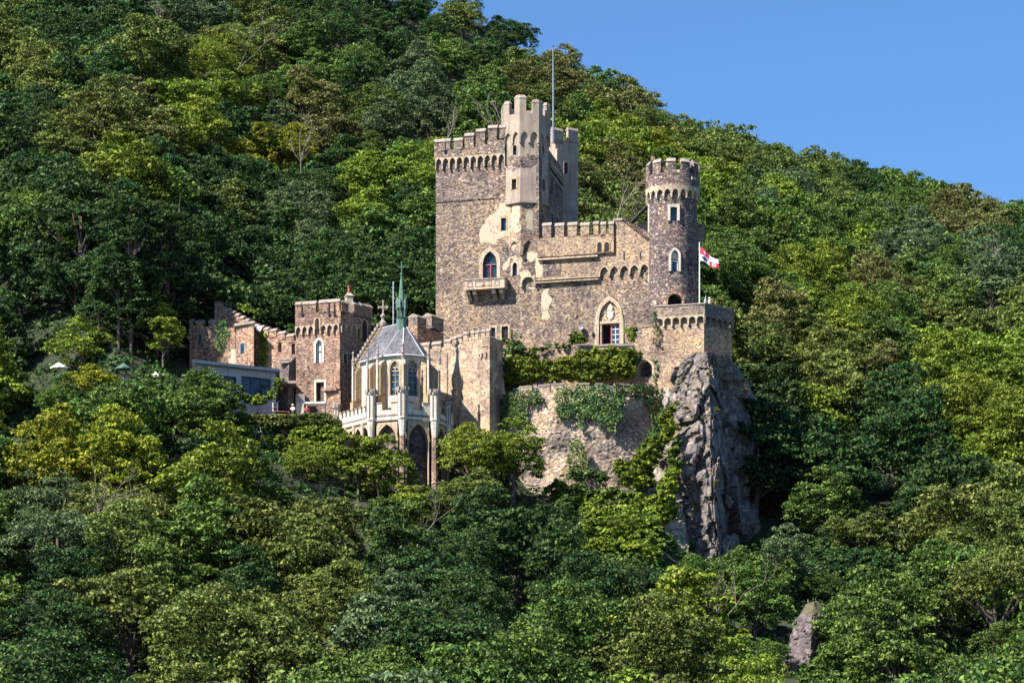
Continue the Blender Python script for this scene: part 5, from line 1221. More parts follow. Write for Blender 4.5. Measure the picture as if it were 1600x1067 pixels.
def emb(pts, mat, name, d=.02):
    e = MB(); f = [FP(u, v) + Vector((0, -d, 0)) for u, v in pts]; b = [FP(u, v) + Vector((0, d, 0)) for u, v in pts]; e.face(*f); e.face(*b[::-1]); e.build(name, mat, flo, fix=False)
emb([(.10, .62), (.17, .66), (.20, .58), (.26, .57), (.30, .65), (.40, .60), (.38, .74), (.33, .80), (.36, .92), (.26, .84), (.20, .93), (.18, .80), (.10, .78)], M['flagblue'], 'bird_emblem')
cc_ = [(.74 + .11 * math.cos(t), .74 + .14 * math.sin(t)) for t in np.linspace(0, 2 * math.pi, 14)[:-1]]; emb(cc_, M['flagwhite'], 'ring_emblem')
emb([(.74 + (u - .74) * .55, .74 + (v - .74) * .55) for u, v in cc_], M['flagred'], 'ring_emblem', .03)
emb([(.18, .2), (.24, .14), (.3, .2), (.33, .32), (.24, .38), (.2, .3)], M['flagwhite'], 'animal_emblem', .015)
emb([(.64, .22), (.86, .26), (.86, .32), (.64, .28)], M['flagred'], 'stripe_emblem')
# little furled sunshade and glasses on the rail beside the flagpole
sh = XY(1101.5, 398.6); tag(MB().tube([(sh.x - .3, sh.y, fpz), (sh.x + .1, sh.y, ZZ(461, 398.6))], [.06, .02], 6).solid([(sh.x - .45, sh.y, fpz + 1.1), (sh.x + .14, sh.y, fpz + 1.1), (sh.x + .1, sh.y, ZZ(462, 398.6))], [(sh.x - .45, sh.y + .12, fpz + 1.1), (sh.x + .14, sh.y + .12, fpz + 1.1), (sh.x + .1, sh.y + .12, ZZ(462, 398.6))]).build('folded_sunshade', M['lead']), 'folded pale grey sunshade leaning behind the bastion parapet by the flagpole', 'sunshade')

# ------------------------------------------------------------------ people
M['skin'] = flat('skin', (.50, .30, .22), .6, 0, .05); M['hairw'] = flat('white_hair', (.62, .58, .52), .8, 0, .1); M['hairb'] = flat('brown_hair', (.06, .04, .03), .8)
M['shirtw'] = flat('cream_shirt', (.78, .74, .64), .8, 0, .08); M['shirtr'] = flat('red_shirt', (.60, .03, .03), .8, 0, .1); M['trous'] = flat('dark_trousers', (.04, .045, .07), .9)
def skinmesh(name, pts, edges, mat, parent, sub=2, root=0):
    me = bpy.data.meshes.new(name); r = parent.location if parent else Vector()
    me.from_pydata([tuple(Vector(p[0])) for p in pts], edges, []); o = bpy.data.objects.new(name, me); col.objects.link(o); o.parent = parent
    md = o.modifiers.new('skin', 'SKIN'); sm = o.modifiers.new('s', 'SUBSURF'); sm.levels = sub; sm.render_levels = sub
    for i, p in enumerate(pts):
        rr_ = p[1]; me.skin_vertices[0].data[i].radius = rr_ if hasattr(rr_, '__len__') else (rr_, rr_)
        me.skin_vertices[0].data[i].use_root = (i == root)
    bpy.context.view_layer.update(); dg = bpy.context.evaluated_depsgraph_get()
    nm = bpy.data.meshes.new_from_object(o.evaluated_get(dg)); nm.name = name; o.modifiers.clear(); o.data = nm
    nm.materials.clear(); nm.materials.append(mat); nm.polygons.foreach_set('use_smooth', [True] * len(nm.polygons)); return o
def person(base, rz, pose, shirt, hair, label, hat=False):
    t = thing('person', base, label, 'person'); t.rotation_euler.z = rz
    sit = pose == 'sit'; hz = .50 if sit else .93
    # joints: y is forward (-y towards the viewer)
    if sit: kn = lambda s: (s * .13, -.42, .52); an = lambda s: (s * .13, -.44, .10); ft = lambda s: (s * .13, -.58, .04)
    else: kn = lambda s: (s * .10, -.02, .50); an = lambda s: (s * .10, .02, .09); ft = lambda s: (s * .11, -.15, .04)
    el = {'photo': lambda s: (s * .30, -.16, hz + .36), 'lean': lambda s: (s * .27, -.05, hz + .28), 'sit': lambda s: (s * .27, -.02, hz + .28)}[pose]
    wr = {'photo': lambda s: (s * .14, -.34, hz + .60), 'lean': lambda s: (s * .2, -.28, hz + .22), 'sit': lambda s: (s * .17, -.28, hz + .22)}[pose]
    P = [((0, 0, hz), (.15, .11)), ((0, 0, hz + .22), (.13, .10)), ((0, 0, hz + .44), (.16, .11)), ((0, 0, hz + .56), .055), ((0, -.015, hz + .66), (.07, .085)), ((0, -.01, hz + .76), (.075, .09)), ((0, 0, hz + .82), (.05, .06))]
    E_ = [(0, 1), (1, 2), (2, 3), (3, 4), (4, 5), (5, 6)]
    for s in (-1, 1):
        i = len(P); P += [((s * .19, 0, hz + .46), .06), (el(s), .045), (wr(s), .03), ((wr(s)[0], wr(s)[1] - .07, wr(s)[2] + .03), (.035, .02))]; E_ += [(2, i), (i, i + 1), (i + 1, i + 2), (i + 2, i + 3)]
        h = i + 3; hp = Vector(P[h][0])
        for k in range(4):
            j = len(P); P += [(hp + Vector((.022 * (k - 1.5), -.035, .01)), .009), (hp + Vector((.025 * (k - 1.5), -.07 - .006 * (k in (1, 2)), -.005)), .007)]; E_ += [(h, j), (j, j + 1)]
        j = len(P); P += [(hp + Vector((-s * .045, .02, .01)), .011), (hp + Vector((-s * .06, -.01, .02)), .009)]; E_ += [(h, j), (j, j + 1)]
        i = len(P); P += [((s * .09, 0, hz - .04), .085), (kn(s), .058), (an(s), .04), (ft(s), (.04, .03))]; E_ += [(0, i), (i, i + 1), (i + 1, i + 2), (i + 2, i + 3)]
    body = skinmesh('body', P, E_, M['skin'], t)
    q = lambda p, r: (p[0], r)
    sp = [((0, 0, hz - .02), (.175, .135)), ((0, 0, hz + .22), (.155, .125)), ((0, 0, hz + .45), (.18, .13)), ((0, 0, hz + .52), (.075, .07))]; se = [(0, 1), (1, 2), (2, 3)]
    for s in (-1, 1): i = len(sp); sp += [((s * .19, 0, hz + .46), .075), (el(s), .06)]; se += [(2, i), (i, i + 1)]
    skinmesh('shirt', sp, se, shirt, t)
    tp = [((0, 0, hz), (.165, .13))]; te_ = []
    for s in (-1, 1): i = len(tp); tp += [((s * .09, 0, hz - .05), .1), (kn(s), .075), (an(s), .06)]; te_ += [(0, i), (i, i + 1), (i + 1, i + 2)]
    skinmesh('trousers', tp, te_, M['trous'], t)
    hm = MB(); c = (t.location.x, t.location.y); zt0 = t.location.z + hz + .70
    prof = [(.092, zt0), (.102, zt0 + .05), (.10, zt0 + .12), (.07, zt0 + .17), (.02, zt0 + .19)]
    hm.lathe((c[0], c[1] + .02), prof, 12).build('hair', hair, t, smooth=True)
    if hat: hm = MB().lathe(c, [(.2, zt0 + .08), (.2, zt0 + .10), (.10, zt0 + .11), (.09, zt0 + .2)], 14).build('hat', shirt, t)
    fc = MB()
    for s in (-1, 1): fc.lathe((c[0] + s * .032, c[1] - .088), [(.004, zt0 + .0), (.013, zt0 + .012), (.004, zt0 + .024)], 8)
    fc.build('eye', M['iron'], t, fix=False)
    f2 = MB().cube((c[0], c[1] - .105, zt0 - .03), .022, .03, .05).build('nose', M['skin'], t); f3_ = MB().cube((c[0], c[1] - .088, zt0 - .065), .05, .012, .012).build('mouth', M['redwood'], t)
    for s in (-1, 1): MB().cube((c[0] + s * .088, c[1], zt0 - .03), .02, .045, .06).build('ear', M['skin'], t)
    return t
_q = fB.pt(fB.s(1116.5), 0, -.72); pp = Vector((_q.x, _q.y)); MB().cube((pp.x, pp.y, zb_ - 1.1), 1.0, .6, .5, R(45)).build('step', M['cope'], bas); person((pp.x, pp.y, zb_ - .6), R(55), 'photo', M['shirtw'], M['hairw'], 'person in a cream top raising both hands at the bastion parapet')
p = XY(479.5, 393.4); person((p.x, p.y, zter), R(20), 'sit', M['shirtr'], M['hairb'], 'person in a red top sitting on the terrace beside the gazebo')
p = XY(457.5, 393.2); person((p.x, p.y, zter), R(-20), 'sit', M['shirtw'], M['hairb'], 'person in a pale top and sun hat sitting by the long terrace table', hat=True)
for px_, lb in ((479.5, 'small dark bench under the red-topped person'), (457.5, 'small dark bench under the person with the sun hat')):
    p = XY(px_, 393.4); bn = thing('bench', (p.x, p.y, zter), lb, 'bench')
    MB().cube((p.x, p.y + .06, zter + .38), 1.0, .38, .05).build('seat', M['wood'], bn)
    for s in (-.4, .4): MB().cube((p.x + s, p.y + .06, zter), .06, .34, .38).build('leg', M['wood'], bn)

# ------------------------------------------------------------------ foliage
def cards(P, Nn, size, rng, ratio=.62, tilt=.62):
    """leaf quads at points P, facing roughly Nn; returns verts, faces (numpy)"""
    n = len(P); d = Nn + rng.normal(0, tilt, (n, 3)); d /= np.linalg.norm(d, axis=1)[:, None] + 1e-9
    a = rng.normal(0, 1, (n, 3)); x = np.cross(d, a); x /= np.linalg.norm(x, axis=1)[:, None] + 1e-9; y = np.cross(d, x)
    s = size * rng.uniform(.6, 1.35, n)[:, None]; w = ratio
    v = np.stack([P - x * s * .55, P - y * s * w * .5 + x * s * .05, P + x * s * .55, P + y * s * w * .5 + x * s * .05], 1).reshape(-1, 3)
    return v
def mesh_quads(name, v, mats):
    me = bpy.data.meshes.new(name); n = len(v) // 4
    me.vertices.add(len(v)); me.vertices.foreach_set('co', v.astype(np.float32).ravel())
    me.loops.add(n * 4); me.loops.foreach_set('vertex_index', np.arange(n * 4, dtype=np.int32))
    me.polygons.add(n); me.polygons.foreach_set('loop_start', np.arange(0, n * 4, 4, dtype=np.int32))
    for m_ in mats: me.materials.append(m_)
    me.update(); me.validate(); return me
def unit(rng, n):
    a = rng.normal(0, 1, (n, 3)); return a / np.linalg.norm(a, axis=1)[:, None]
def puff(rng, c, r, nleaf, size, squash=.8):
    u = unit(rng, nleaf); u[:, 2] = np.where(rng.random(nleaf) < .8, np.abs(u[:, 2]) * 1.0 - .25, u[:, 2])
    P = c + u * r * rng.uniform(.55, 1.08, nleaf)[:, None] * np.array([1, 1, squash]); return cards(P, u * .9 + np.array([0, 0, .35]), size, rng)
def crown(rng, rad, hgt, nlobe, ntuft, nleaf, size, loose=0.0):
    """crown of lobes > tufts > leaves about the origin; hgt = half height"""
    L = []; out = []
    for i in range(nlobe):
        for _ in range(30):
            u = unit(rng, 1)[0]; u[2] = u[2] * .9 + .12
            c = u * np.array([rad * .74, rad * .74, hgt * .74]) * rng.uniform(.5, 1.12)
            if all(np.linalg.norm(c - q[0]) > rad * .28 for q in L): break
        L.append((c, rad * rng.uniform(.20, .44)))
    for c, r in L:
        m_ = int(ntuft * (r / (rad * .36)) ** 2); u = unit(rng, m_); u[:, 2] = np.where(u[:, 2] < -.35, -u[:, 2], u[:, 2])
        T = c + u * r * rng.uniform(.75, 1.12, m_)[:, None] * np.array([1, 1, .82])
        for t in T:
            if any(np.linalg.norm((t - q) / (rr * .8)) < 1 and (q is not c) for q, rr in L): continue
            if rng.random() < loose: continue
            out.append(puff(rng, t, rad * .15 * rng.uniform(.5, 1.45), nleaf, size, .55))
    return np.vstack(out), L
def trunkmesh(name, L, hbase, rad, rng, mat):
    m_ = MB(); top = Vector((0, 0, hbase * .15))
    m_.tube([(0, 0, -hbase - 1.5), (.05, 0, -hbase * .5), tuple(top)], [.05 * rad + .08, .04 * rad + .04, .03 * rad], 7)
    for c, r in L[:8]:
        s = Vector((0, 0, -hbase * rng.uniform(.15, .5))); e = Vector(c); md = s.lerp(e, .5) + Vector((0, 0, -.15 * rad * .3))
        m_.tube([s, md, e], [.022 * rad + .02, .016 * rad + .02, .02], 5)
    return m_.mesh(name, (0, 0, 0), [mat], fix=False)
PROTO = []
specs = [(5.0, 5.2, 22, 24, 52, .30, .0), (4.6, 4.4, 19, 25, 50, .28, .05), (5.4, 4.6, 24, 24, 52, .31, .1), (4.2, 5.6, 19, 25, 48, .28, .1),
         (5.0, 4.0, 24, 30, 48, .24, .0), (4.4, 4.8, 18, 23, 50, .33, .25), (4.8, 5.0, 25, 30, 46, .23, .0), (5.2, 5.6, 20, 24, 50, .31, .15)]
for i, (rad, h, nl, nt_, nf, sz, lo) in enumerate(specs):
    r_ = np.random.default_rng(100 + i); v, L = crown(r_, rad, h, nl, nt_, nf, sz, lo)
    me = mesh_quads('crown', v, [M['L_mid']]); tm = trunkmesh('trunk', L, h * 1.25, rad, r_, M['bark']); PROTO.append((me, tm, rad, h, v))
nl_ = sum(len(p[4]) // 4 for p in PROTO) / len(PROTO); print('leaves per crown', nl_)

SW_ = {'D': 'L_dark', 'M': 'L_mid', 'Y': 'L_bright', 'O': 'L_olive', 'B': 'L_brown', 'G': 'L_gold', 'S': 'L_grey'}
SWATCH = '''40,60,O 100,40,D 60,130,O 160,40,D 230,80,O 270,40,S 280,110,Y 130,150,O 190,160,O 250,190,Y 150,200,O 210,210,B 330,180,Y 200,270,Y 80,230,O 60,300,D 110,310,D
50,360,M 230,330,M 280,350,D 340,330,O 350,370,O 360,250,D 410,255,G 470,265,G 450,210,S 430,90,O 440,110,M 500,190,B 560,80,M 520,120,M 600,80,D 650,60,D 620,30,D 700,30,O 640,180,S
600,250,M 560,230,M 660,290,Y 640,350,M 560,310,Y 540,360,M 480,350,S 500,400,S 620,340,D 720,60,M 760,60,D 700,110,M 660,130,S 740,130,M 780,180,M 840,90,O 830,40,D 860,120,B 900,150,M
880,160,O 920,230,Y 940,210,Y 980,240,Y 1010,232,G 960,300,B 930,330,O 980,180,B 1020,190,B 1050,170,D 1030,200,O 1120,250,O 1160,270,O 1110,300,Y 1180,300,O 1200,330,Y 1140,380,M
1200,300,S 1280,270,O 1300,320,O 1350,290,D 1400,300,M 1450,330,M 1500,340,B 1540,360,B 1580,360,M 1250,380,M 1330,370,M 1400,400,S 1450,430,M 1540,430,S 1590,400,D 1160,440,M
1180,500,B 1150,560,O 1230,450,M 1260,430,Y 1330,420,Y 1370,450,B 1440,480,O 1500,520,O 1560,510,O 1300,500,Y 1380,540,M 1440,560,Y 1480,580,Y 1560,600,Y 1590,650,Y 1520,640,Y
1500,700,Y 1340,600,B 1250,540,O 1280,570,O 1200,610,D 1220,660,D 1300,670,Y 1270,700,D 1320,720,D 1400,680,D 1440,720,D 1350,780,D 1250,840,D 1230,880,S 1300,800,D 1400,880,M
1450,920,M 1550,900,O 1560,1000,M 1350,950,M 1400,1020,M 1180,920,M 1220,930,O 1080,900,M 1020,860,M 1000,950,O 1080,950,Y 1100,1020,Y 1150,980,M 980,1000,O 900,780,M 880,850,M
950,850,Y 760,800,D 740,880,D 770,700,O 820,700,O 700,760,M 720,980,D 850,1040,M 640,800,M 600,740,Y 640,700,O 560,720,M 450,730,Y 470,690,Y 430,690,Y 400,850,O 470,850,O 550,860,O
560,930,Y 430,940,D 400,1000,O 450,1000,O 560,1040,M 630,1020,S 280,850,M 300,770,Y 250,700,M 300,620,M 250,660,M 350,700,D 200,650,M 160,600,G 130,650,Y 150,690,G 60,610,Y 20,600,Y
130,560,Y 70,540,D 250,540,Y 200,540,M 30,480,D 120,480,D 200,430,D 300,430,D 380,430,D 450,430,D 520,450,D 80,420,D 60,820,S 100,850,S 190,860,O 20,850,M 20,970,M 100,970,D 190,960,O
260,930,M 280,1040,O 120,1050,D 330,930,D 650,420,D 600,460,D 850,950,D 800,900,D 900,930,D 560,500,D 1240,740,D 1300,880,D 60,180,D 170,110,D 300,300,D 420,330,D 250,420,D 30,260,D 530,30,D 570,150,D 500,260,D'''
SWL = [(float(a), float(b), c) for a, b, c in (s.split(',') for s in SWATCH.split())]  # some D entries paint the shade of gully and upper-left woods into leaf colour
SWA = np.array([(a, b) for a, b, c in SWL])
def proj(p): return 800 + FPX * p[0] / p[1], HZ - FPX * p[2] / p[1]

# keep-out zones: plan discs/boxes where the castle, the rock and the garden stand
KEEP = [(XY(740, 414), 9), (XY(860, 410), 7), (XY(930, 405), 8), (XY(1000, 405), 7), (XY(1070, 403), 7.5), (XY(880, 421), 5), (XY(1110, 398), 6.5), (XY(1150, 402), 5.0), (XY(1050, 398), 6), (XY(1000, 396), 5),
        (XY(900, 399), 7), (XY(840, 400), 7), (XY(960, 399), 7), (XY(720, 399), 7), (XY(690, 402), 6), (XY(631, 392), 8.0), (XY(570, 396), 6), (XY(520, 400), 6.5), (XY(480, 397), 5.5), (XY(430, 397), 6.5), (XY(380, 397), 6), (XY(345, 400), 6.5), (XY(415, 402), 4), (XY(320, 405), 5),
        (XY(1270, 352), 3.4), (XY(1345, 391), 2.8), (XY(180, 335), 3)]
TALL_LIMIT = [  # (px0, px1, lowest allowed top py, Y below which it applies): nothing may rise in front of the castle
 (300, 345, 545, 399), (345, 440, 652, 399), (440, 530, 672, 399), (530, 600, 690, 395), (600, 640, 700, 395), (640, 685, 770, 395), (685, 700, 700, 395), (700, 730, 672, 396), (730, 800, 664, 396), (800, 850, 690, 396), (850, 960, 775, 397), (960, 1030, 800, 397),
 (1030, 1070, 868, 397), (1070, 1150, 860, 397), (1150, 1192, 850, 405), (1215, 1238, 985, 356), (1236, 1300, 1082, 357), (1310, 1375, 945, 391), (70, 115, 586, 390.5), (178, 210, 584, 390.5), (232, 256, 592, 389.5), (165, 195, 1075, 336), (296, 345, 560, 399)]
def limit_top(px, hw, Y):
    lim = -1e9
    for a, b, t, ym in TALL_LIMIT:
        if Y < ym and px + hw * .75 > a and px - hw * .75 < b: lim = max(lim, t)
    return lim

pts = []; rr = random.Random(3)
cell = {}
def free(x, y, d):
    k = (int(x // 6), int(y // 6))
    for i in range(-2, 3):
        for j in range(-2, 3):
            for q in cell.get((k[0] + i, k[1] + j), ()):
                if (q[0] - x) ** 2 + (q[1] - y) ** 2 < d * d: return False
    return True
cand = []
for _ in range(60000):
    px = rr.uniform(-170, 1780); v = rr.uniform(.35, 9.0)
    cand.append((px, v))
for px, v in cand:
    p = knot(px, v)
    far = min(1, max(0, (p.y - 430) / 300))
    d = rr.uniform(5.1, 8.3) * (1 + .06 * far)
    if p.y < 440: d *= 1.24
    if not free(p.x, p.y, d): continue
    if any((p.x - c.x) ** 2 + (p.y - c.y) ** 2 < r_ * r_ for c, r_ in KEEP): continue
    cell.setdefault((int(p.x // 6), int(p.y // 6)), []).append((p.x, p.y)); pts.append((p.x, p.y))
print('tree spots', len(pts))
TREES = []
HERO = [  # crown centre px, py, depth, radius px, type
 (742, 724, 386, 68, 'Y', 4), (803, 716, 388, 54, 'Y', 0), (738, 780, 382, 56, 'O', 2), (592, 742, 381, 56, 'Y', 0), (205, 352, 402, 62, 'D', 0), (262, 372, 406, 54, 'D', 7), (1205, 1025, 349, 30, 'M', 4), (1336, 1034, 349, 32, 'M', 2), (92, 634, 388, 44, 'M', 0), (195, 634, 388, 46, 'M', 5), (1288, 866, 396, 50, 'D', 2), (1338, 850, 400, 50, 'D', 0), (1345, 984, 384, 50, 'M', 4), (1400, 890, 392, 54, 'M', 7), (1240, 900, 382, 40, 'M', 1), (1286, 920, 377, 32, 'M', 4), (1312, 904, 386, 30, 'D', 2), (1266, 900, 385, 34, 'M', 0), (205, 505, 401.5, 42, 'D', 2), (155, 490, 402, 44, 'D', 7), (240, 496, 403, 36, 'D', 0), (185, 430, 401, 50, 'D', 0), (245, 440, 405, 50, 'D', 3), (318, 612, 389, 40, 'M', 4), (560, 722, 382, 46, 'Y', 5), (640, 812, 378, 54, 'Y', 7), (690, 800, 380, 40, 'M', 1), (480, 735, 383, 48, 'Y', 4), (300, 655, 388, 66, 'M', 0), (352, 668, 386, 52, 'M', 3),
 (240, 640, 389, 56, 'M', 1), (345, 728, 382, 66, 'D', 2), (300, 800, 376, 70, 'O', 7), (150, 612, 393, 46, 'G', 5), (165, 690, 386, 62, 'Y', 1), (500, 840, 366, 84, 'O', 2), (420, 800, 372, 64, 'M', 0), (760, 850, 368, 80, 'D', 0), (860, 860, 372, 60, 'D', 7),
 (430, 1000, 342, 92, 'O', 4), (550, 960, 350, 74, 'O', 6), (620, 880, 360, 66, 'D', 3), (200, 880, 352, 84, 'O', 6), (90, 860, 352, 78, 'S', 4), (1390, 960, 360, 92, 'M', 2), (1330, 1010, 350, 70, 'M', 0), (1555, 930, 358, 84, 'O', 4), (1560, 1040, 346, 60, 'M', 6),
 (1225, 885, 377, 50, 'S', 3), (1100, 905, 384, 44, 'M', 4), (1150, 900, 384, 42, 'D', 0), (1180, 950, 362, 60, 'M', 1), (1090, 960, 362, 70, 'Y', 5), (1000, 1000, 352, 70, 'O', 1), (1085, 915, 374, 44, 'M', 6), (1290, 800, 398, 62, 'M', 0), (1345, 840, 392, 56, 'O', 2), (1430, 800, 402, 52, 'D', 7), (1500, 720, 425, 62, 'Y', 0),
 (200, 470, 404, 66, 'D', 0), (270, 450, 409, 66, 'D', 7), (120, 450, 410, 70, 'D', 2), (320, 430, 418, 60, 'D', 3), (210, 390, 420, 60, 'O', 2), (130, 545, 402, 50, 'Y', 1), (255, 530, 401, 38, 'Y', 5), (1590, 620, 470, 60, 'Y', 2), (1470, 575, 500, 50, 'Y', 0)]
for a in HERO:
    w_ = W(a[0], a[1], a[2]); pts.append((w_.x, w_.y)); cell.setdefault((int(w_.x // 6), int(w_.y // 6)), []).append((w_.x, w_.y))
HX = {}
for a, q_ in zip(HERO, pts[-len(HERO):]): HX[q_] = a
near = lambda x, y: any((x - h_[0]) ** 2 + (y - h_[1]) ** 2 < 5.2 ** 2 for h_ in HX)
pts = [q_ for q_ in pts if q_ in HX or not near(*q_)]
for x, y in pts:
    if (x, y) in HX:
        a = HX[(x, y)]; k = a[5]; rad, h = PROTO[k][2], PROTO[k][3]; s = a[3] * a[2] / FPX / rad; cz = ZZ(a[1], a[2])
        TREES.append(dict(x=x, y=y, z=cz - h * .74 * s, s=s, k=k, px=a[0], py=a[1], r=a[3], rz=rr.uniform(0, 6.28), h=h, c=a[4])); continue
    z = ground(x, y); k = rr.randrange(len(PROTO)); rad, h = PROTO[k][2], PROTO[k][3]
    s = rr.uniform(.78, 1.18)
    ridge = KY[:, 9]; yr = np.interp(800 + FPX * x / y, KX, ridge)
    if y > yr - 45: s *= .66
    elif y > 500: s *= .9
    elif y < 440: s *= 1.22
    px, _ = proj((x, y, z)); 
    hbase = h * .74 * s; top = z + hbase + h * .98 * s
    lim = limit_top(px, rad * s * FPX / y, y)
    tpy = HZ - FPX * top / y
    if tpy < lim:
        avail = ZZ(lim, y) - z
        if avail < 1.6: continue
        s2 = avail / (h * 1.72); s = min(s, max(s2, .22))
        if s < .22: continue
    c = Vector((x, y, z + h * .74 * s)); qx, qy = proj(c)
    TREES.append(dict(x=x, y=y, z=z, s=s, k=k, px=qx, py=qy, r=rad * s * FPX / y, rz=rr.uniform(0, 6.28), h=h))
# what hides behind other things? crude depth buffer of crowns and castle boxes
S8 = 8; GW, GH = 1600 // S8, 1067 // S8; buf = np.full((GH, GW), -1, int); dep = np.full((GH, GW), 1e9)
gy, gx = np.mgrid[0:GH, 0:GW]; gx = gx * S8 + 4; gy = gy * S8 + 4
for (a, b, t, bo, Y) in ((681, 903, 240, 600, 404), (842, 1014, 370, 600, 402), (1013, 1089, 250, 500, 399), (1023, 1143, 478, 560, 397), (1045, 1185, 560, 860, 393), (785, 1030, 600, 750, 394), (655, 787, 530, 700, 394), (563, 670, 550, 720, 387), (462, 577, 475, 650, 398), (306, 430, 575, 650, 393), (345, 463, 510, 600, 402), (1250, 1290, 960, 1067, 351)):
    m_ = (gx > a) & (gx < b) & (gy > t) & (gy < bo) & (Y < dep); dep[m_] = Y; buf[m_] = -2
for i, t in enumerate(TREES):
    m_ = ((gx - t['px']) / t['r']) ** 2 + ((gy - t['py']) / (t['r'] * t['h'] / PROTO[t['k']][2])) ** 2 < .85
    m_ &= t['y'] < dep; dep[m_] = t['y']; buf[m_] = i
vis = np.bincount(buf[buf >= 0].ravel(), minlength=len(TREES))
for i, t in enumerate(TREES): t['vis'] = int(vis[i])
inview = [t for t in TREES if t['vis'] > 0]; inview.sort(key=lambda t: -t['vis'])
solo = inview[:284]; rest = [t for t in TREES if t not in solo]
print('trees', len(TREES), 'in view', len(inview), 'smallest solo cells', solo[-1]['vis'])

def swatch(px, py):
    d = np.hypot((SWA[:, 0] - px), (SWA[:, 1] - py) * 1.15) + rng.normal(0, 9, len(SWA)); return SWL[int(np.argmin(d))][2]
COL = {'D': 'dark green', 'M': 'mid-green', 'Y': 'bright yellow-green', 'O': 'olive-green', 'B': 'brownish', 'G': 'golden-yellow', 'S': 'grey-green'}
def region(px, py):
    if py > 640:
        if py > 880:
            R_ = [(200, 'along the bottom edge at far left'), (420, 'along the bottom edge left of centre'), (660, 'along the bottom edge under the chapel'), (900, 'along the bottom edge under the retaining wall'), (1100, 'along the bottom edge under the crag'), (1240, 'along the bottom edge beside the rock pinnacle'), (1420, 'along the bottom edge right of the pinnacle'), (9999, 'in the bottom right corner')]
        elif py > 760:
            R_ = [(200, 'on the lower slope at the left edge'), (420, 'on the lower slope under the flat-roofed house'), (660, 'on the lower slope under the chapel'), (900, 'on the lower slope below the retaining wall'), (1060, 'on the slope left of the crag foot'), (1240, 'at the foot of the crag'), (1420, 'on the lower slope right of the crag'), (9999, 'on the lower slope at the right edge')]
        else:
            R_ = [(200, 'level with the terrace at the left edge'), (400, 'just below the flat-roofed house'), (600, 'just below the gatehouse hedge'), (800, 'just below the forework tower'), (1060, 'just below the retaining wall'), (1300, 'in the hollow right of the crag'), (1450, 'on the middle slope right of the crag'), (9999, 'level with the crag at the right edge')]
    elif py > 420:
        R_ = [(150, 'left of the parasols at the left edge'), (300, 'left of the ruined wing'), (470, 'behind the stepped wall'), (690, 'in the shade behind the chapel spire'), (1000, 'close behind the castle'), (1250, 'right of the bastion'), (1420, 'on the mid slope right of the flag'), (9999, 'halfway up the right edge')]
    elif py > 200:
        R_ = [(150, 'on the wooded slope at the left edge'), (300, 'on the left slope above the ruined wing'), (470, 'on the slope above the stepped wall'), (690, 'left of the keep battlements'), (1000, 'between keep and round tower'), (1200, 'just right of the round tower top'), (1400, 'on the right slope below the skyline'), (9999, 'near the skyline at the right edge')]
    else:
        R_ = [(150, 'in the top left corner'), (300, 'near the top edge at left'), (470, 'near the top edge left of centre'), (640, 'near the top edge at centre'), (800, 'on the slope above the keep'), (1000, 'on the ridge behind the lightning mast'), (9999, 'on the skyline right of the mast')]
    for a, b in R_:
        if px < a: return b
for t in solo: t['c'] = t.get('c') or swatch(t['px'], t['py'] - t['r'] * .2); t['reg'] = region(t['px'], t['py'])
groups = {}
for t in solo: groups.setdefault((t['c'], t['reg']), []).append(t)
ORD = ['leftmost', 'second from left', 'third from left', 'fourth from left', 'fifth from left', 'sixth from left', 'seventh from left', 'eighth from left', 'ninth from left', 'tenth from left', 'eleventh from left', 'twelfth from left']
for (c, rg_), L in groups.items():
    L.sort(key=lambda t: t['px'])
    for i, t in enumerate(L):
        n = len(L); nm = COL[c]
        if n == 1: lb = f'{nm} tree {rg_}, the only {nm} one there'
        elif n == 2: lb = f'{("left" if i == 0 else "right")} of two {nm} trees {rg_}'
        else: lb = f'{ORD[i] if i < n - 1 or n > 12 else "rightmost"} of the {nm} trees {rg_}' if i < 12 else f'{nm} tree {rg_}, among the right-hand ones'
        if len(lb.split()) > 16: lb = lb.replace(' of the ', ' ').replace(' trees ', ' tree ').replace(', among the right-hand ones', '')
        t['label'] = ' '.join(lb.split()[:16])
for t in solo:
    me, tm, rad, h, _ = PROTO[t['k']]
    e = thing('broadleaf_tree', (t['x'], t['y'], t['z']), t['label'], 'tree', 'broadleaf trees on the wooded slope')
    e.rotation_euler.z = t['rz']; e.scale = (t['s'],) * 3
    a = bpy.data.objects.new('crown', me); b = bpy.data.objects.new('trunk', tm)
    g_ = ground(t['x'], t['y']); up = max(0, t['z'] - g_) / t['s']; e.location.z = t['z'] - up * t['s']
    for o in (a, b): col.objects.link(o); o.parent = e; o.location = (0, 0, h * .74 + up)
    b.scale.z = (h * 1.25 + 1.5 + up) / (h * 1.25 + 1.5) if up > .6 else 1
    a.material_slots[0].link = 'OBJECT'; a.material_slots[0].material = M[SW_[t['c']]]
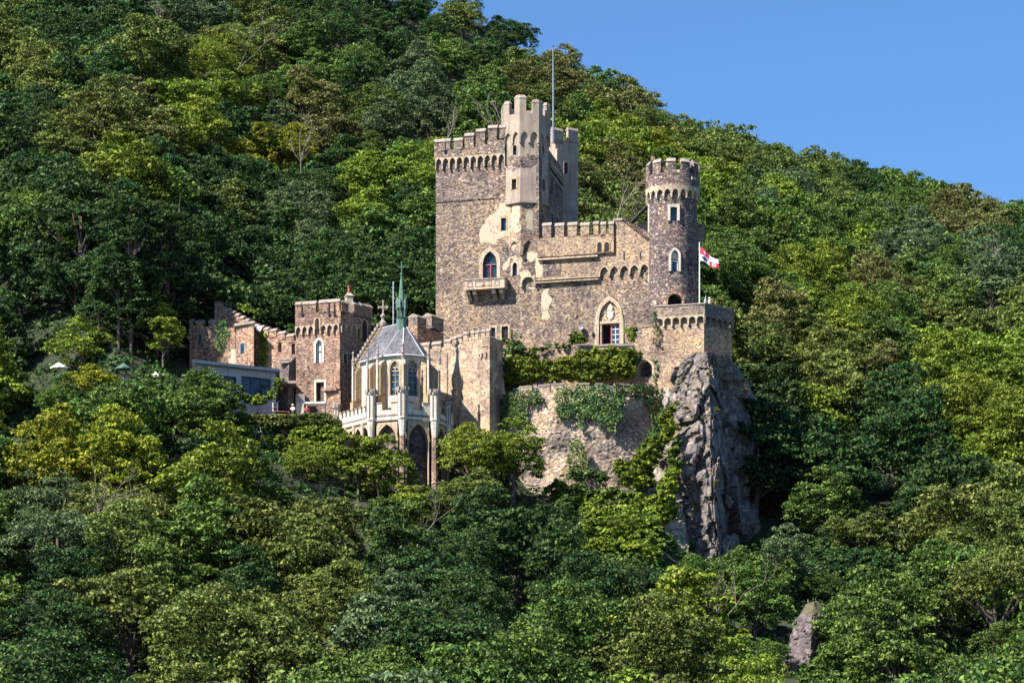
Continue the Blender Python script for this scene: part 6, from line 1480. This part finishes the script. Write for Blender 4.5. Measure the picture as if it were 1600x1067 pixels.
# the distant and half-hidden rest of the wood, one object of many crowns
vv = []; mi = []; keys = list(SW_)
for t in rest:
    v = PROTO[t['k']][4]; n4 = len(v) // 4; sel = rng.random(n4) < (.33 if t['vis'] or t['y'] > 480 else .2); idx = np.nonzero(sel)[0]
    q = v.reshape(-1, 4, 3)[idx]; ctr = q.mean(1, keepdims=True); q = ctr + (q - ctr) * 1.6; q = q.reshape(-1, 3)
    ca, sa = math.cos(t['rz']), math.sin(t['rz']); x = (q[:, 0] * ca - q[:, 1] * sa) * t['s'] + t['x']; y = (q[:, 0] * sa + q[:, 1] * ca) * t['s'] + t['y']; z = (q[:, 2] + t['h'] * .74) * t['s'] + t['z']
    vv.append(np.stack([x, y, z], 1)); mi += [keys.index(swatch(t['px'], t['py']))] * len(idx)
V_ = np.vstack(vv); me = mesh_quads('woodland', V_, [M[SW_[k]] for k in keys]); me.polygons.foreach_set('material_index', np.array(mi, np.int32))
wo = bpy.data.objects.new('woodland', me); col.objects.link(wo); kind(wo, 'stuff'); tag(wo, 'mass of smaller tree crowns filling the slopes between the larger trees', 'woodland')
print('woodland quads', len(V_) // 4)
# low undergrowth over the whole hillside
UG = []
while len(UG) < 11000:
    px = rr.uniform(-80, 1680); v = rr.uniform(.6, 8.9); p = knot(px, v)
    if any((p.x - c.x) ** 2 + (p.y - c.y) ** 2 < (r_ * .7) ** 2 for c, r_ in KEEP[:24]): continue
    z = ground(p.x, p.y); r_ = rr.uniform(.5, 1.1)
    UG.append(puff(rng, np.array((p.x, p.y, z + r_ * .4)), r_, 20, .42, .8))
uo = bpy.data.objects.new('undergrowth', mesh_quads('undergrowth', np.vstack(UG), [M['L_dark']])); col.objects.link(uo); kind(uo, 'stuff'); tag(uo, 'low green undergrowth on the ground between the trees', 'undergrowth')  # dark leaf colour paints in the shade between the crowns

# ---- bushes, ivy, vines, hedges round the castle
def plant(name, blobs, mat, label, cat, size=.3, dens=26, squash=.8, group=None):
    """blobs: (px, py, Y, radius m)"""
    out = []; r_ = np.random.default_rng(int(abs(blobs[0][0] * 7 + (blobs[0][1] or 5))))
    for px, py, Y, r in blobs:
        c = np.array(W(px, py or 1000, Y))
        if py is None: c[2] = ground(c[0], c[1]) + r * .35
        n = max(6, int(14 * (r / .6) ** 2)); u = unit(r_, n)
        T = c + u * r * r_.uniform(.5, 1.05, n)[:, None] * np.array([1, 1, squash])
        for t in T: out.append(puff(r_, t, r_.uniform(.18, .34) * min(1, r + .3), dens, size))
    v = np.vstack(out); b = v[:, :].mean(0); b[2] = v[:, 2].min(); o = bpy.data.objects.new(name, mesh_quads(name, v - b, [mat])); o.location = b; col.objects.link(o)
    return tag(o, label, cat, group)
def ivy(name, fr, polys, mat, label, n=100, size=.26, thick=.5, cat='ivy', base=0):
    """leaves hanging on wall frame fr inside pixel polygons"""
    P = []; r_ = random.Random(int(polys[0][0][0]))
    for pl_ in polys:
        us = [fr.sz(*q) for q in pl_]; x0, x1 = min(q[0] for q in us), max(q[0] for q in us); z0, z1 = min(q[1] for q in us), max(q[1] for q in us)
        def inside(u, z):
            c = False
            for i in range(len(us)):
                (a, b), (c_, d) = us[i], us[i - 1]
                if (b > z) != (d > z) and u < (c_ - a) * (z - b) / (d - b + 1e-9) + a: c = not c
            return c
        for _ in range(int((x1 - x0) * (z1 - z0) * n)):
            u, z = r_.uniform(x0, x1), r_.uniform(z0, z1); u2 = u + noise.noise(Vector((u * 1.5, z * 1.5, 3))) * .5; z2 = z + noise.noise(Vector((u * 1.5, z * 1.5, 7))) * .5
            if inside(u2, z2):
                hh = noise.noise(Vector((u * 1.1, z * 1.1, 0))) * .5 + .5; P.append(fr.pt(u, z, base + r_.uniform(.02, thick * (.3 + hh))))
    P = np.array([tuple(p) for p in P]); Nn = np.tile(np.array([fr.n.x, fr.n.y, .35]), (len(P), 1)); v = cards(P, Nn, size, rng, tilt=.6)
    b = v.mean(0); b[2] = v[:, 2].min(); o = bpy.data.objects.new(name, mesh_quads(name, v - b, [mat])); o.location = b; col.objects.link(o); return tag(o, label, cat)
fRt = Fr(XY(785, 394.6), XY(1030, 393.6)); 
ivy('ivy', Fr(XY(785, 395.6), XY(860, 393.6)), [[(789, 616), (835, 608), (850, 622), (842, 634), (828, 632), (824, 658), (806, 668), (794, 662), (786, 680), (784, 640)]], M['ivy'], 'ivy at the left top corner of the retaining wall beside the forework tower')
ivy('ivy', Fr(XY(850, 393.6), XY(1000, 393.4)), [[(866, 612), (872, 602), (890, 604), (895, 612), (902, 600), (918, 601), (922, 606), (932, 600), (950, 600), (958, 616), (975, 616), (975, 640), (958, 668), (962, 676), (950, 676), (944, 650), (938, 668), (930, 656), (914, 655), (912, 676), (904, 668), (898, 645), (884, 655), (872, 648), (866, 630)]], M['ivy'], 'broad curtain of ivy hanging from the middle of the retaining wall')
ivy('ivy', Fr(XY(950, 393.4), XY(1034, 396.4)), [[(958, 600), (1022, 602), (1036, 610), (1032, 640), (1022, 664), (1014, 650), (1004, 622), (985, 620), (970, 634), (958, 622)]], M['ivy'], 'ivy hanging over the right end of the retaining wall below the niche')
ivy('ivy', Fr(XY(850, 392.9), XY(960, 392.9)), [[(897, 686), (908, 684), (916, 700), (920, 752), (884, 752), (882, 724)]], M['L_olive'], 'pointed patch of climbing ivy low on the retaining wall', thick=.9, n=90)
ivy('ivy', Fr(XY(1000, 394.2), XY(1050, 394.6)), [[(1022, 650), (1036, 640), (1030, 690), (1022, 705), (1008, 700)]], M['ivy'], 'strip of ivy at the edge between retaining wall and rock')
ivy('ivy', fWg, [[(1022, 486), (1028, 486), (1030, 535), (1023, 538), (1021, 510)]], M['ivy'], 'thin strand of ivy on the left corner of the bastion', thick=.5, n=80, base=.2)
ivy('ivy', fWg, [[(988, 572), (993, 566), (993, 590), (988, 592)], [(1019, 596), (1028, 560), (1030, 562), (1026, 600)]], M['ivy'], 'two thin strands of ivy either side of the round-arched niche', thick=.25, n=70)
ivy('ivy', fw2, [[(406, 520), (412, 516), (420, 535), (416, 575), (408, 575)]], M['L_bright'], 'bright ivy column on the stepped brown wall below the dish', thick=.22, n=110)
ivy('ivy', Fr(XY(335, 403.5), XY(372, 402)), [[(340, 508), (356, 496), (362, 520), (352, 552), (340, 545), (338, 525)]], M['ivy'], 'dark ivy clump on the ruined wing beside the stepped coping', thick=.8, n=80)
ivy('ivy', fw2, [[(360, 472), (398, 480), (400, 492), (362, 480)]], M['L_bright'], 'bright creeper lying on top of the stepped coping', thick=.4, n=120, base=-.9)
plant('climbing_vine', [(356, 618, 390, .55), (368, 620, 390.2, .5), (380, 622, 391, .6), (392, 626, 391.3, .65), (404, 626, 391.6, .65), (416, 624, 392, .6), (426, 616, 392.4, .6), (432, 604, 393, .5), (437, 594, 393.6, .45)], M['L_bright'], 'yellow-green vine trained along the front of the flat-roofed house', 'vine')
HB = []
for k in range(27): HB.append((372 + k * 5.8, 655 + (3 if k < 3 else 0) - .25 * k * (.4) + (8 if k > 24 else 0), 390.6, .62)); HB.append((374 + k * 5.8, 663 - .2 * k * .4 + (6 if k > 24 else 0), 390.3, .62))
plant('clipped_hedge', HB, M['L_olive'], 'long clipped hedge along the terrace edge in front of house and gatehouse', 'hedge', .24, 24)
VB = []; rv_ = random.Random(8)
for k in range(70):
    VB.append((795 + (k % 35) * 5.5 + rv_.uniform(-2, 2), 578 + rv_.uniform(-12, 13), 397.6, rv_.uniform(.6, .95)))
for k in range(30): VB.append((893 + (k % 15) * 6.4, 558 + rv_.uniform(-12, 14), 398.2, rv_.uniform(.5, .85)))
plant('garden_vines', VB, M['L_bright'], 'thick row of bright green vines on a pergola between portal terrace and retaining wall', 'vines', .3, 26)
plant('garden_vines', [(996, 556, 398.6, .6), (990, 566, 398.6, .5), (985, 552, 398.8, .6), (975, 548, 398.9, .6)], M['L_mid'], 'end of the vine climbing beside the round-arched niche', 'vines', .3)
for bl, mt, lb in (([(902, 526, 400.2, .75), (908, 531, 400.1, .7), (894, 530, 400.2, .6)], 'L_bright', 'yellow-green bush left of the pointed portal'),
                   ([(987, 520, 399.9, .65), (991, 528, 399.9, .6), (981, 515, 399.9, .4)], 'L_bright', 'yellow-green bush right of the pointed portal'),
                   ([(834, 551, 400.0, .55), (836, 559, 400.0, .45)], 'L_gold', 'small bright yellow-green bush on the garden bank'),
                   ([(804, 540, 400.2, .75), (811, 548, 400.1, .8), (800, 550, 400.1, .6)], 'ivy', 'dark green shrub beside the forework tower top'),
                   ([(797, 560, 400.0, .6), (812, 562, 399.9, .7), (822, 560, 399.9, .55), (790, 564, 399.8, .5)], 'L_olive', 'low olive shrubs under the dark green shrub by the forework'),
                   ([(846, 545, 400.6, .35), (856, 541, 400.6, .38), (868, 541, 400.6, .35), (880, 541, 400.5, .35), (888, 542, 400.5, .3)], 'L_olive', 'low yellowish plants along the top of the terrace wall')):
    plant('garden_bush', bl, M[mt], lb, 'bush', .28)
for bl, mt, lb in (([(1318, 886, 388, 1.5), (1338, 878, 389, 1.6), (1358, 876, 389, 1.6), (1378, 880, 389, 1.6), (1398, 886, 388, 1.6), (1300, 892, 387, 1.3)], 'L_dark', 'dark bushes on the bank above the pale rock outcrop'),
                   ([(925 + (k % 9) * 11, None, 377 + (k // 9) * 3.2, 1.5) for k in range(45)], 'L_bright', 'belt of bright green bushes on the slope below the retaining wall and ivy bushes'),
                   ([(1195 + (k % 16) * 13, None, 381 + (k // 16) * 3.4, 1.5) for k in range(80)], 'L_dark', 'dark scrub filling the hollow between crag foot and pale rock outcrop'),
                   ([(1262 + (k % 9) * 10, None, 344.5 + (k // 9) * 2.2, .95) for k in range(27)], 'L_mid', 'low scrub on the ground right of the rock pinnacle foot'),
                   ([(1240, 1062, 349, .8), (1256, 1068, 348.6, .8), (1275, 1072, 348.4, .8), (1225, 1064, 349, .8), (1292, 1060, 350.5, .9), (1310, 1062, 350.5, 1.0), (1328, 1064, 350.5, 1.0), (1345, 1066, 350, 1.0), (1362, 1068, 350, .9)], 'L_mid', 'green bushes around the foot of the small rock pinnacle'),
                   ([(1058, 690, 391, .5), (1056, 706, 391, .6), (1060, 722, 390.6, .5)], 'ivy', 'dark ivy clinging to the left edge of the crag'),
                   ([(1000, 730, 390.6, 1.7), (1012, 712, 391, 1.5), (985, 742, 390.4, 1.5), (1022, 694, 391.6, 1.2), (972, 732, 391, 1.2), (1005, 752, 389.8, 1.2)], 'L_bright', 'large green bush on the rock slope left of the crag'),
                   ([(1046, 640, 392.2, .6), (1040, 652, 392.4, .9), (1043, 668, 392, 1.0), (1040, 684, 392, .8)], 'L_bright', 'yellow-green shrub high on the left edge of the crag'),
                   ([(1052, 705, 390.8, .7), (1054, 735, 390, .7), (1042, 760, 389, 1.2), (1035, 785, 388, 1.5), (1045, 800, 388, 1.2), (1028, 805, 387.6, 1.4), (1048, 742, 389.6, .8), (1050, 722, 390.4, .6)], 'L_bright', 'yellow-green bushes climbing the left foot of the crag'),
                   ([(870, 766, 390, 1.3), (888, 770, 390, 1.2), (905, 772, 390, 1.4), (922, 775, 389.6, 1.2)], 'L_mid', 'green bushes at the foot of the retaining wall'),
                   ([(955, 775, 389, 1.4), (965, 795, 388, 1.5), (948, 800, 388, 1.4), (930, 800, 388, 1.2)], 'L_olive', 'olive bushes between retaining wall foot and rock slope'),
                   ([(1000, 835, 384.5, 1.5), (1018, 842, 384, 1.6), (1035, 850, 384, 1.5), (985, 825, 384.5, 1.4), (1010, 818, 385, 1.2)], 'L_mid', 'dense green bushes below the pale rock slope'),
                   ([(898, 742, 391.5, .7), (940, 744, 391.5, .8), (925, 738, 391.8, .6)], 'ivy', 'small dark bushes against the lower retaining wall')):
    plant('slope_bush', bl, M[mt], lb, 'bush', .34, 26)
plant('grass_tuft', [(1075, 600, 393.4, .35), (1108, 585, 393.6, .4), (1090, 610, 393, .3), (1120, 640, 391.6, .35), (1100, 652, 392, .3), (1165, 610, 396, .35), (1120, 752, 390, .35), (1085, 790, 391, .5), (1063, 598, 394.6, .4), (1055, 632, 394.4, .5)], M['L_brown'], 'dry tufts of grass and weeds growing on ledges of the tall crag', 'dry grass', .22, 14)
# vineyard poles and a wooden trestle on the bank below the hedge
tr = thing('wooden_trestle', W(404, 700, 387.5), 'pale wooden prop frame on the grassy bank below the hedge', 'wooden frame')
for (a, b, c, d) in ((402, 666, 392, 720), (404, 664, 414, 690), (414, 690, 424, 712)):
    MB().tube([W(a, b, 387.5), W(c, d, 387.0)], .05, 5).build('strut', M['dead'], tr)
plant('slope_bush', [(462 + k * 9, 686 - (k % 2) * 8, 389.6, 1.1) for k in range(8)] + [(470 + k * 9, 704, 388.6, 1.2) for k in range(7)], M['L_bright'], 'bright bushes on the bank under the right end of the hedge', 'bush', .3, 26)
plant('vineyard_row', [(395 + k * 7, 690 + (k % 3) * 8, 388 + (k % 2), .8) for k in range(10)] + [(400 + k * 8, 715 + (k % 2) * 6, 386.5, .8) for k in range(8)], M['L_bright'], 'sunny bright-green vines on the bank below the hedge', 'vines', .3, 26)

# ---- bare dead branches standing out of the crowns
def bare(px, py, Y, h, lean, label, seed, thick=.045):
    r_ = random.Random(seed); m_ = MB(); b = W(px, py, Y)
    def grow_(p, d, l, t, g):
        n = 4; pp_ = [p]; dd = d.copy()
        for i in range(n): dd = (dd + Vector((r_.uniform(-.22, .22), r_.uniform(-.2, .2), r_.uniform(-.12, .2)))).normalized(); pp_.append(pp_[-1] + dd * l / n)
        m_.tube(pp_, [t * (1 - .14 * i) for i in range(n + 1)], 5)
        if g > 0:
            for k in range(3 if g > 1 else 2):
                j = r_.randint(1, n); nd = (dd + Vector((r_.uniform(-.9, .9), r_.uniform(-.5, .3), r_.uniform(-.2, .5)))).normalized(); grow_(pp_[j], nd, l * r_.uniform(.45, .75), t * .55, g - 1)
    for k in range(2): grow_(b - Vector((0, 0, 3)), Vector((lean + r_.uniform(-.35, .35), -.1, 1)).normalized(), h + 2, thick, 3)
    return tag(m_.build('bare_tree', M['dead'], base=b - Vector((0, 0, 3)), fix=False), label, 'dead tree', 'leafless trees')
for a in ((138, 795, 352, 3.6, .35, 'bleached leafless tree standing above the crowns at lower left', 1), (372, 75, 512, 3.2, .5, 'leafless tree leaning right near the top edge', 2),
          (470, 235, 474, 3.2, .4, 'leafless tree beside the golden crowns on the left slope', 4), (962, 318, 452, 4.0, .0, 'grey leafless tree between rear turret and round tower', 5), (1108, 940, 352, 3.0, .8, 'leafless leaning tree at the foot of the crag', 6),
          (648, 812, 366, 2.6, .9, 'curved leafless branches below the chapel', 7), (1545, 458, 545, 5, .1, 'pale many-stemmed leafless tree high on the right slope', 8), (773, 190, 470, 2.6, .1, 'pale forked dead tree just left of the keep turret', 9),
          (695, 195, 480, 2.4, .3, 'pale dead tree above the left corner of the keep', 10), (195, 70, 512, 4, .6, 'dark leafless tree at top left', 11)):
    bare(*a)
